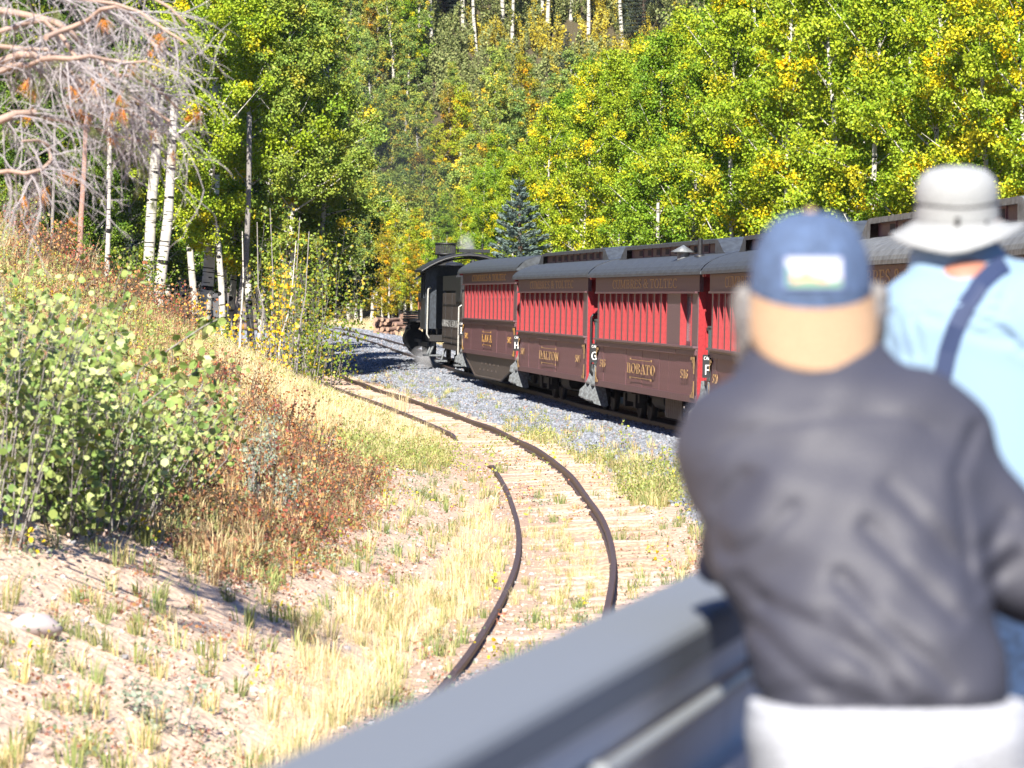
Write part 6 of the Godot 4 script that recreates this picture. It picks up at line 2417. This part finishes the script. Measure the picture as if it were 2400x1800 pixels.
	# fallen grey stick on the bank
	var st := thing("dead_stick", "bare grey stick leaning in the red bushes", "stick", on_ground(at(372, 1060, 33.0).x, 33.0))
	var sb := Buf.new()
	sb.tube(PackedVector3Array([Vector3(0, -0.05, 0), Vector3(0.14, 0.3, 0.02), Vector3(0.30, 0.66, 0.0)]), PackedFloat32Array([0.016, 0.013, 0.006]), 6)
	sb.tube(PackedVector3Array([Vector3(0.22, 0.48, 0.01), Vector3(0.34, 0.52, 0.03)]), PackedFloat32Array([0.008, 0.003]), 5)
	put("stick", sb, M.dead_twig, st)


func build_dead_pine() -> void:
	rng.seed = 404
	var D := 20.0
	var base := on_ground(-4.3, D + 0.6, -0.2)
	var t := thing("dead_pine", "dead pine with bare tangled drooping branches and orange needle tufts", "pine tree", base)
	var tb := Buf.new()
	tb.tube(PackedVector3Array([Vector3.ZERO, Vector3(0.1, 2.0, 0), Vector3(0.15, 4.0, 0.1), Vector3(0.1, 7.5, 0)]), PackedFloat32Array([0.22, 0.19, 0.15, 0.05]), 12, 0.4)
	put("trunk", tb, M.brown_bark, t)
	var lines := [
		[[-220, 60], [0, 26], [45, 33], [127, 51], [163, 72], [196, 105], [229, 139], [271, 172], [301, 205], [316, 241], [329, 289]],
		[[-220, 190], [0, 148], [45, 130], [78, 130], [121, 145], [151, 169], [175, 205], [196, 229], [226, 250], [256, 250], [289, 289], [325, 335]],
		[[100, 140], [133, 137], [169, 139], [211, 133], [256, 142], [301, 148], [347, 145]],
		[[-220, 300], [0, 283], [36, 268], [84, 265]],
		[[60, 270], [136, 280], [181, 292], [226, 301], [271, 319], [330, 330]],
		[[110, 90], [136, 78], [169, 66], [211, 48], [238, 24], [271, 18], [301, 30], [331, 60], [372, 120]],
		[[-220, 210], [0, 169], [36, 154], [70, 154], [90, 145], [121, 130], [150, 132]],
		[[-220, 400], [0, 404], [24, 401], [60, 407], [99, 398], [121, 377], [115, 341], [90, 329], [54, 331]],
		[[229, 139], [283, 178], [316, 178], [356, 196], [386, 223], [422, 259]],
		[[-220, -30], [0, -20], [120, -14], [200, 2], [270, 10], [330, 30], [392, 74], [440, 104]],
		[[-220, 100], [0, 76], [60, 56], [105, 50], [150, 90], [190, 150], [240, 180], [290, 220], [350, 250], [400, 285]],
		[[-220, 120], [0, 110], [60, 116], [118, 118], [180, 180], [230, 230], [300, 260], [372, 300]],
		[[-200, -60], [60, -60], [200, -40], [330, -20], [400, 20], [440, 60]]]
	var lb := Buf.new()
	var tw := Buf.new()
	var nd := Buf.new()
	var gn := Buf.new()
	var li := 0
	for ln in lines:
		var pts := []
		var dz := rng.randf_range(-0.5, 0.7)
		for i in ln.size():
			var q: Array = ln[i]
			pts.append(at(q[0] * 0.922, q[1] * 0.922, D + dz + 0.12 * sin(i * 1.3 + li)) - base)
		var p := PackedVector3Array(pts)
		var rr := PackedFloat32Array()
		var r0: float = [0.025, 0.027, 0.017, 0.028, 0.016, 0.017, 0.021, 0.014, 0.013, 0.016, 0.017, 0.016, 0.016][li]
		for i in pts.size():
			rr.append(lerpf(r0, 0.007 if li != 3 else 0.02, pow(float(i) / (pts.size() - 1), 1.2)))
		lb.tube(p, rr, 8, 0.6)
		# hanging twigs
		var nt := int(pts.size() * 4.6)
		for k in nt:
			var s := rng.randf_range(0.9, pts.size() - 1.01)
			var c: Vector3 = pts[int(s)].lerp(pts[int(s) + 1], s - int(s))
			var dir := Vector3(rng.randf_range(-0.3, 1.1), rng.randf_range(-1.1, 0.35), rng.randf_range(-1.0, 0.15)).normalized()
			twig(tw, nd, gn, c - Vector3(0, 0, 0.012), dir, rng.randf_range(0.18, 0.5), 0.0048, 2)
		li += 1
	put("limbs", lb, M.dead_limb, t)
	put("twigs", tw, M.dead_twig, t)
	put("orange_needles", nd, M.needle, t)
	put("green_needles", gn, M.needle, t)


func twig(tw: Buf, nd: Buf, gn: Buf, p: Vector3, dir: Vector3, long: float, r: float, depth: int) -> void:
	var pts := PackedVector3Array([p])
	var rr := PackedFloat32Array([r])
	var d := dir
	var q := p
	for i in 4:
		d = (d + Vector3(rng.randfn() * 0.16, -0.11 + rng.randfn() * 0.2, rng.randfn() * 0.16)).normalized()
		q += d * long / 4.0
		pts.append(q)
		rr.append(lerpf(r, r * 0.35, (i + 1) / 4.0))
	tw.tube(pts, rr, 4, 1.0, false)
	if depth > 0:
		for k in 2:
			var s := rng.randi_range(1, 4)
			twig(tw, nd, gn, pts[s], (d + Vector3(rng.randfn() * 0.7, rng.randfn() * 0.5 - 0.1, rng.randfn() * 0.7)).normalized(), long * rng.randf_range(0.35, 0.7), r * 0.6, depth - 1)
	elif rng.randf() < 0.034:
		var col := Color(0.52, 0.19, 0.025)
		var into := nd
		if rng.randf() < 0.42:
			into = gn
			col = Color(0.16, 0.17, 0.06)
		for k in 46:
			var o := (d * 0.7 + Vector3(rng.randfn(), rng.randfn(), rng.randfn()) * 0.6).normalized()
			var g := rng.randf_range(0.6, 1.4)
			into.blade(q - d * rng.randf_range(0.0, 0.06), q + o * rng.randf_range(0.05, 0.10), o.cross(Vector3(rng.randfn(), rng.randfn(), 1)).normalized() * 0.0016, Color(col.r * g, col.g * g * rng.randf_range(0.8, 1.3), col.b * g))


# ---------------------------------------------------------------- grass and weeds
func tuft(seed_: int, n: int, high: float, spread: float, cols: Array, w := 0.004) -> ArrayMesh:
	var r := RandomNumberGenerator.new()
	r.seed = seed_
	var b := Buf.new()
	for i in n:
		var az := r.randf() * TAU
		var p := Vector3(cos(az), 0, sin(az)) * spread * 0.35 * sqrt(r.randf())
		var lean := Vector3(cos(az), 0, sin(az)) * r.randf_range(0.05, 0.75) + Vector3(0.12, 0, 0)
		var h := high * r.randf_range(0.45, 1.05)
		var m := p + Vector3(0, h * 0.6, 0) + lean * h * 0.25
		var tip := p + Vector3(0, h * r.randf_range(0.75, 1.0), 0) + lean * h * 0.8
		var side := Vector3(-sin(az + r.randfn() * 0.6), 0, cos(az + r.randfn() * 0.6)) * w
		var k: Color = cols[r.randi() % cols.size()]
		var g := r.randf_range(0.75, 1.2)
		k = Color(k.r * g, k.g * g, k.b * g)
		var i0 := b.v.size()
		b.v.append_array(PackedVector3Array([p - side, p + side, m + side * 0.8, m - side * 0.8, tip]))
		for j in 5:
			b.c.append(k)
		b.ix.append_array(PackedInt32Array([i0, i0 + 1, i0 + 2, i0, i0 + 2, i0 + 3, i0 + 3, i0 + 2, i0 + 4]))
	return b.mesh()


func weed(seed_: int, n: int, high: float, spread: float, leaf: float, cols: Array) -> ArrayMesh:
	var parts := sapling_bush(seed_, high, spread, 5, n, leaf, cols)
	return parts[1].mesh()


func px_of(p: Vector3) -> Vector2:
	var k := F / (-p.z * 1.085)
	return Vector2(1106.0 + p.x * k, 635.9 - (p.y - EYE) * k)


func build_grass() -> void:
	rng.seed = 77
	var straw_c := [Color(0.60, 0.48, 0.27), Color(0.66, 0.56, 0.34), Color(0.54, 0.42, 0.21), Color(0.58, 0.49, 0.29)]
	var mix_c := [Color(0.50, 0.40, 0.19), Color(0.36, 0.34, 0.13), Color(0.24, 0.27, 0.09), Color(0.58, 0.47, 0.25)]
	var green_c := [Color(0.16, 0.21, 0.06), Color(0.21, 0.25, 0.08), Color(0.27, 0.28, 0.10), Color(0.13, 0.17, 0.06)]
	var rusty_c := [Color(0.36, 0.21, 0.11), Color(0.46, 0.34, 0.18), Color(0.30, 0.16, 0.09), Color(0.50, 0.40, 0.22)]
	var meshes := [tuft(1, 46, 0.36, 0.5, straw_c, 0.0021), tuft(2, 40, 0.26, 0.46, straw_c, 0.0021), tuft(3, 30, 0.24, 0.2, mix_c), tuft(4, 34, 0.20, 0.22, green_c), tuft(5, 40, 0.36, 0.3, rusty_c), weed(6, 46, 0.28, 0.2, 0.035, [Color(0.24, 0.27, 0.07), Color(0.32, 0.32, 0.10), Color(0.18, 0.22, 0.06)]), weed(7, 34, 0.16, 0.18, 0.026, [Color(0.22, 0.25, 0.17), Color(0.26, 0.28, 0.18), Color(0.18, 0.22, 0.13)]), weed(8, 40, 0.14, 0.25, 0.026, [Color(0.30, 0.12, 0.07), Color(0.36, 0.20, 0.09), Color(0.22, 0.10, 0.07)]), weed(9, 24, 0.24, 0.16, 0.036, [Color(0.58, 0.42, 0.02), Color(0.5, 0.42, 0.03), Color(0.3, 0.33, 0.04)]), tuft(10, 46, 0.62, 0.36, straw_c)]
	var straw := [PackedVector2Array([Vector2(430, 735), Vector2(560, 715), Vector2(640, 820), Vector2(700, 850), Vector2(830, 890), Vector2(975, 955), Vector2(900, 985), Vector2(760, 950), Vector2(600, 910), Vector2(480, 860)]), PackedVector2Array([Vector2(560, 1680), Vector2(560, 1500), Vector2(640, 1400), Vector2(760, 1320), Vector2(900, 1290), Vector2(960, 1330), Vector2(880, 1470), Vector2(740, 1600), Vector2(620, 1680)]), PackedVector2Array([Vector2(960, 1190), Vector2(1100, 1100), Vector2(1112, 1240), Vector2(1050, 1330), Vector2(970, 1400), Vector2(930, 1320)]), PackedVector2Array([Vector2(1125, 1130), Vector2(1290, 1150), Vector2(1318, 1300), Vector2(1120, 1330)]), PackedVector2Array([Vector2(1190, 960), Vector2(1440, 990), Vector2(1440, 1015), Vector2(1200, 990)])]
	var orange := [PackedVector2Array([Vector2(-40, 470), Vector2(180, 560), Vector2(330, 680), Vector2(430, 735), Vector2(480, 850), Vector2(330, 900), Vector2(150, 860), Vector2(-40, 900)])]
	var weedy := [PackedVector2Array([Vector2(690, 915), Vector2(870, 960), Vector2(985, 965), Vector2(960, 1015), Vector2(760, 1010)]), PackedVector2Array([Vector2(1010, 965), Vector2(1150, 960), Vector2(1160, 1010), Vector2(1040, 1020)]), PackedVector2Array([Vector2(1100, 930), Vector2(1300, 975), Vector2(1460, 1020), Vector2(1460, 1050), Vector2(1230, 1000)]), PackedVector2Array([Vector2(1340, 1060), Vector2(1470, 1050), Vector2(1480, 1090), Vector2(1360, 1090)])]
	var ruddy := [PackedVector2Array([Vector2(330, 880), Vector2(500, 850), Vector2(640, 950), Vector2(780, 1010), Vector2(830, 1060), Vector2(740, 1180), Vector2(560, 1280), Vector2(420, 1240), Vector2(320, 1100)])]
	var where := []
	var tint := []
	for i in meshes.size():
		where.append([])
		tint.append([])
	var inside := func(list: Array, s: Vector2) -> bool:
		for pg in list:
			if Geometry2D.is_point_in_polygon(s, pg):
				return true
		return false
	for i in 90000:
		var d := 14.5 + 92.0 * pow(rng.randf(), 1.6)
		var xs := curve(SIDE, d)
		var x := rng.randf_range(maxf(xs - 11.0, -0.158 * d), minf(curve(MAIN, d) - 1.5, 0.06 * d))
		var p := on_ground(x, d, -0.01)
		var s := px_of(p) + Vector2(rng.randfn() * 26.0, rng.randfn() * 13.0)
		if s.x < -40.0 or s.y > 1700.0 or s.x > 1600.0:
			continue
		var off := x - xs
		var k := -1
		var roll := rng.randf()
		var thin := absf(absf(off) - 0.485) < 0.07
		if thin:
			continue
		if inside.call(straw, s):
			if roll < 0.36 and off < -0.7:
				k = [0, 1, 1, 2, 2, 1, 5, 7][rng.randi() % (8 if d > 55.0 else 5)]
				if d < 42.0 and roll > 0.105:
					k = -1
			elif off > -0.7 and roll < (0.10 if d < 50.0 else 0.03):
				k = [1, 2, 2][rng.randi() % 3]
		elif inside.call(orange, s):
			k = 4 if roll < 0.035 else 2 if roll < 0.10 else 8 if roll < 0.14 else 7 if roll < 0.50 else 5 if roll < 0.64 else 1 if roll < 0.66 else -1
		elif inside.call(weedy, s):
			k = 5 if roll < 0.2 else 3 if roll < 0.26 else 2 if roll < 0.55 else -1
			if absf(off) < 0.9 and roll > 0.06:
				k = -1
		elif inside.call(ruddy, s):
			k = 7 if roll < 0.30 else 2 if roll < 0.40 else 6 if roll < 0.46 else 4 if roll < 0.475 else 3 if roll < 0.51 else -1
		elif off < 3.0:
			# loose tufts on bare dirt
			if roll < 0.011:
				k = 3
			elif roll < 0.022:
				k = 2
			elif roll < 0.042:
				k = 6
			elif roll < 0.052:
				k = 7
			elif roll < 0.0535:
				k = 8
		elif roll < 0.018:
			k = 5
		if k < 0:
			continue
		var sc := rng.randf_range(0.6, 1.15)
		if off > -0.6 and off < 0.6 and k < 3:
			sc *= 0.6
		where[k].append(Transform3D(Basis(Vector3.UP, rng.randf() * TAU).scaled(Vector3.ONE * sc), p))
		var g := rng.randf_range(0.8, 1.15)
		tint[k].append(Color(g * rng.randf_range(0.94, 1.06), g, g))
	# grass beyond the rails, round the logs and under the trees
	for i in 9000:
		var d := rng.randf_range(84.0, 215.0)
		var xm := curve(MAIN, d)
		var x := rng.randf_range(xm + 2.7, xm + 9.0) if rng.randf() < 0.75 else rng.randf_range(curve(SIDE, d) - 7.0, curve(SIDE, d) - 1.2)
		if x > xm and d < 120.0:
			continue
		var k := 0 if rng.randf() < 0.8 else 2
		where[k].append(Transform3D(Basis(Vector3.UP, rng.randf() * TAU).scaled(Vector3.ONE * rng.randf_range(0.9, 1.7)), on_ground(x, d)))
		tint[k].append(Color(1, 1, 1))
	var names := ["straw_grass", "straw_grass", "mixed_grass", "green_grass", "rusty_grass", "green_weeds", "grey_weeds", "red_ground_cover", "yellow_weeds", "tall_grass"]
	for i in meshes.size():
		if where[i].size():
			scatter(names[i], meshes[i], M.grass if i in [0, 1, 2, 3, 4, 9] else M.shrub_leaf, where[i], tint[i])
	# single plants that stand out
	for q in [[868, 880, 76.0, "tall pale grass tuft leaning beside the siding's left rail", 1.35], [840, 875, 78.0, "tall grass tuft behind the one beside the rail", 1.1], [560, 730, 83.0, "long pale grass sheaf leaning below the grove", 1.7], [190, 590, 70.0, "grey dry grass sheaf at the top of the bank", 1.7], [285, 975, 33.0, "yellow-green grass clump at the foot of the saplings", 0.95]]:
		var p := at(q[0], q[1], q[2])
		var m := put("grass_tuft", meshes[9], M.grass)
		tag(m, q[3], "grass tuft")
		m.position = on_ground(p.x, q[2])
		m.scale = Vector3.ONE * q[4]
	# dry weed stalks by the ballast
	var stalks := [[1305, 985, 57.0, "thin dry weed stalk by the ballast, left of the leafy one"], [1350, 985, 57.0, "weed stalk with a few green leaves at the edge of the ballast"], [1372, 1000, 54.0, "bare brown weed stalk on the grey ballast"], [1405, 1010, 52.0, "branching dry weed stalk near the jacket's shoulder"], [1440, 1020, 51.0, "leafy green weed beside the man's shoulder"]]
	for i in stalks.size():
		var q: Array = stalks[i]
		var p := at(q[0], q[1], q[2])
		var cols := [Color(0.34, 0.26, 0.1), Color(0.4, 0.3, 0.14)] if i in [0, 2, 3] else [Color(0.2, 0.26, 0.05), Color(0.34, 0.36, 0.06)]
		bush_thing("weed_stalk", q[3], "weed", sapling_bush(900 + i, 0.55, 0.08, 3, 14 if i in [0, 2, 3] else 60, 0.04, cols), on_ground(p.x, q[2]), M.shrub_leaf, M.dead_limb)
	# fallen yellow leaves
	var lf := Buf.new()
	lf.round_leaf(Vector3(0, 0.006, 0), Vector3(0.028, 0, 0), Vector3(0, 0, 0.028), Color(0.62, 0.40, 0.04), Vector3(0, 0.006, 0))
	var fw := []
	var ft := []
	for i in 2600:
		var d := rng.randf_range(40.0, 100.0)
		var xs := curve(SIDE, d)
		var x := rng.randf_range(xs - 6.0, xs + 3.0)
		fw.append(Transform3D(Basis.from_euler(Vector3(rng.randf_range(-0.6, 0.6), rng.randf() * TAU, 0)).scaled(Vector3.ONE * rng.randf_range(0.6, 1.2)), on_ground(x, d, 0.02 if x > xs - 2.5 else 0.12)))
		ft.append(Color(1, rng.randf_range(0.8, 1.25), 1))
	scatter("fallen_leaves", lf.mesh(), M.shrub_leaf, fw, ft)


func build_logs() -> void:
	rng.seed = 12
	var c := Vector2(-6.2, 172.0)
	var labels := ["weathered brown log in the pile by the bend, its sawn end showing", "long reddish log lying across the pile beside the locomotive"]
	var y0 := ground(c.x, c.y)
	# short logs with their ends towards us
	var row_n := [6, 5, 5, 3]
	var y := 0.13
	for r in 4:
		for k in row_n[r]:
			var rad := rng.randf_range(0.095, 0.15)
			var x: float = -7.05 + (k + 0.5 * (r % 2)) * 0.27 + rng.randf_range(-0.04, 0.04)
			var d := 170.6 + rng.randf_range(-0.3, 0.3)
			log_thing(labels[0], Vector3(x, y0 + y + rng.randf_range(-0.03, 0.03), -d), Vector3(rng.randf_range(0.1, 0.9), rng.randf_range(-0.06, 0.06), -1.0), rng.randf_range(1.8, 2.6), rad)
		y += 0.225
	y = 0.15
	for r in 4:
		for k in 2:
			log_thing(labels[1], Vector3(-5.6 + rng.randf_range(-0.2, 0.2), y0 + y + rng.randf_range(-0.02, 0.05), -(171.4 + k * 0.4)), Vector3(1.0, rng.randf_range(-0.05, 0.02), -0.35 + rng.randf_range(-0.15, 0.15)), rng.randf_range(3.2, 4.4), rng.randf_range(0.13, 0.18))
		y += 0.27
	log_thing("long weathered log lying alone far up the track bend", Vector3(-15.6, ground(-15.6, 186.0) + 0.2, -186.0), Vector3(1, 0.02, -0.2), 5.0, 0.2)


func log_thing(label: String, p: Vector3, dir: Vector3, long: float, rad: float) -> void:
	var t := thing("log", label, "log", p, 0.0, "" if label.begins_with("long weathered") else "logs piled beside the track bend")
	var b := Buf.new()
	var d := dir.normalized()
	var pts := PackedVector3Array()
	var rr := PackedFloat32Array()
	for i in 5:
		pts.append(d * long * i / 4.0 + Vector3(rng.randfn(), rng.randfn(), 0) * 0.02)
		rr.append(rad * lerpf(1.0, 0.88, i / 4.0) * rng.randf_range(0.95, 1.05))
	b.tube(pts, rr, 10, 1.0, false)
	put("bark", b, M.log_bark, t)
	for e in [0, 4]:
		var c := Buf.new()
		var o := d * (-0.006 if e == 0 else 0.006)
		c.tube(PackedVector3Array([pts[e] - o, pts[e] + o]), PackedFloat32Array([rr[e] * 0.97, rr[e] * 0.97]), 10)
		put("sawn_end", c, M.log_end, t)


func _ready() -> void:
	# ---------------- camera
	var cam := Camera3D.new()
	cam.name = "camera"
	add_child(cam)
	cam.position = Vector3(0, EYE, 0)
	cam.rotation.x = -atan(210.0 / F)
	var lens := CameraAttributesPhysical.new()
	lens.frustum_focal_length = 12.0 / (900.0 / F)
	lens.frustum_near = 0.05
	lens.frustum_far = 900.0
	lens.frustum_focus_distance = 62.0
	lens.exposure_aperture = 5.2
	cam.attributes = lens
	cam.current = true
	# ---------------- sky, sun, exposure
	var env := Environment.new()
	env.background_mode = Environment.BG_SKY
	var sky := Sky.new()
	var sm := ProceduralSkyMaterial.new()
	sm.sky_top_color = Color(0.24, 0.38, 0.64)
	sm.sky_horizon_color = Color(0.66, 0.76, 0.88)
	sm.ground_bottom_color = Color(0.20, 0.17, 0.13)
	sm.ground_horizon_color = Color(0.45, 0.46, 0.42)
	sm.sky_curve = 0.12
	sky.sky_material = sm
	env.sky = sky
	env.background_energy_multiplier = 0.8
	env.tonemap_mode = Environment.TONE_MAPPER_LINEAR
	env.tonemap_exposure = 2.8
	env.fog_enabled = true
	env.fog_density = 0.00005
	env.fog_light_color = Color(0.86, 0.92, 1.0)
	env.volumetric_fog_enabled = true
	env.volumetric_fog_density = 0.0
	env.sdfgi_enabled = true
	env.ssao_enabled = true
	env.ssil_enabled = true
	var we := WorldEnvironment.new()
	we.name = "world"
	we.environment = env
	add_child(we)
	var sun := DirectionalLight3D.new()
	sun.name = "sun"
	sun.light_color = Color(1.0, 0.975, 0.935)
	sun.light_energy = 1.6
	sun.light_angular_distance = 0.5
	sun.shadow_enabled = true
	add_child(sun)
	var az := deg_to_rad(8.0)
	var el := deg_to_rad(40.0)
	sun.look_at_from_position(Vector3(0, 50, 0), Vector3(0, 50, 0) + Vector3(sin(az) * cos(el), -sin(el), -cos(az) * cos(el)))
	# ---------------- the place
	var t0 := Time.get_ticks_msec()
	make_materials()
	build_ground()
	build_tracks()
	build_gravel()
	print("setting ", Time.get_ticks_msec() - t0)
	build_forest()
	build_trunks()
	print("forest ", Time.get_ticks_msec() - t0)
	build_train()
	build_gondola()
	print("train ", Time.get_ticks_msec() - t0)
	build_cap_man()
	build_hat_man()
	print("people ", Time.get_ticks_msec() - t0)
	build_shrubs()
	build_dead_pine()
	build_grass()
	build_logs()
	build_smoke()
	print("all ", Time.get_ticks_msec() - t0)
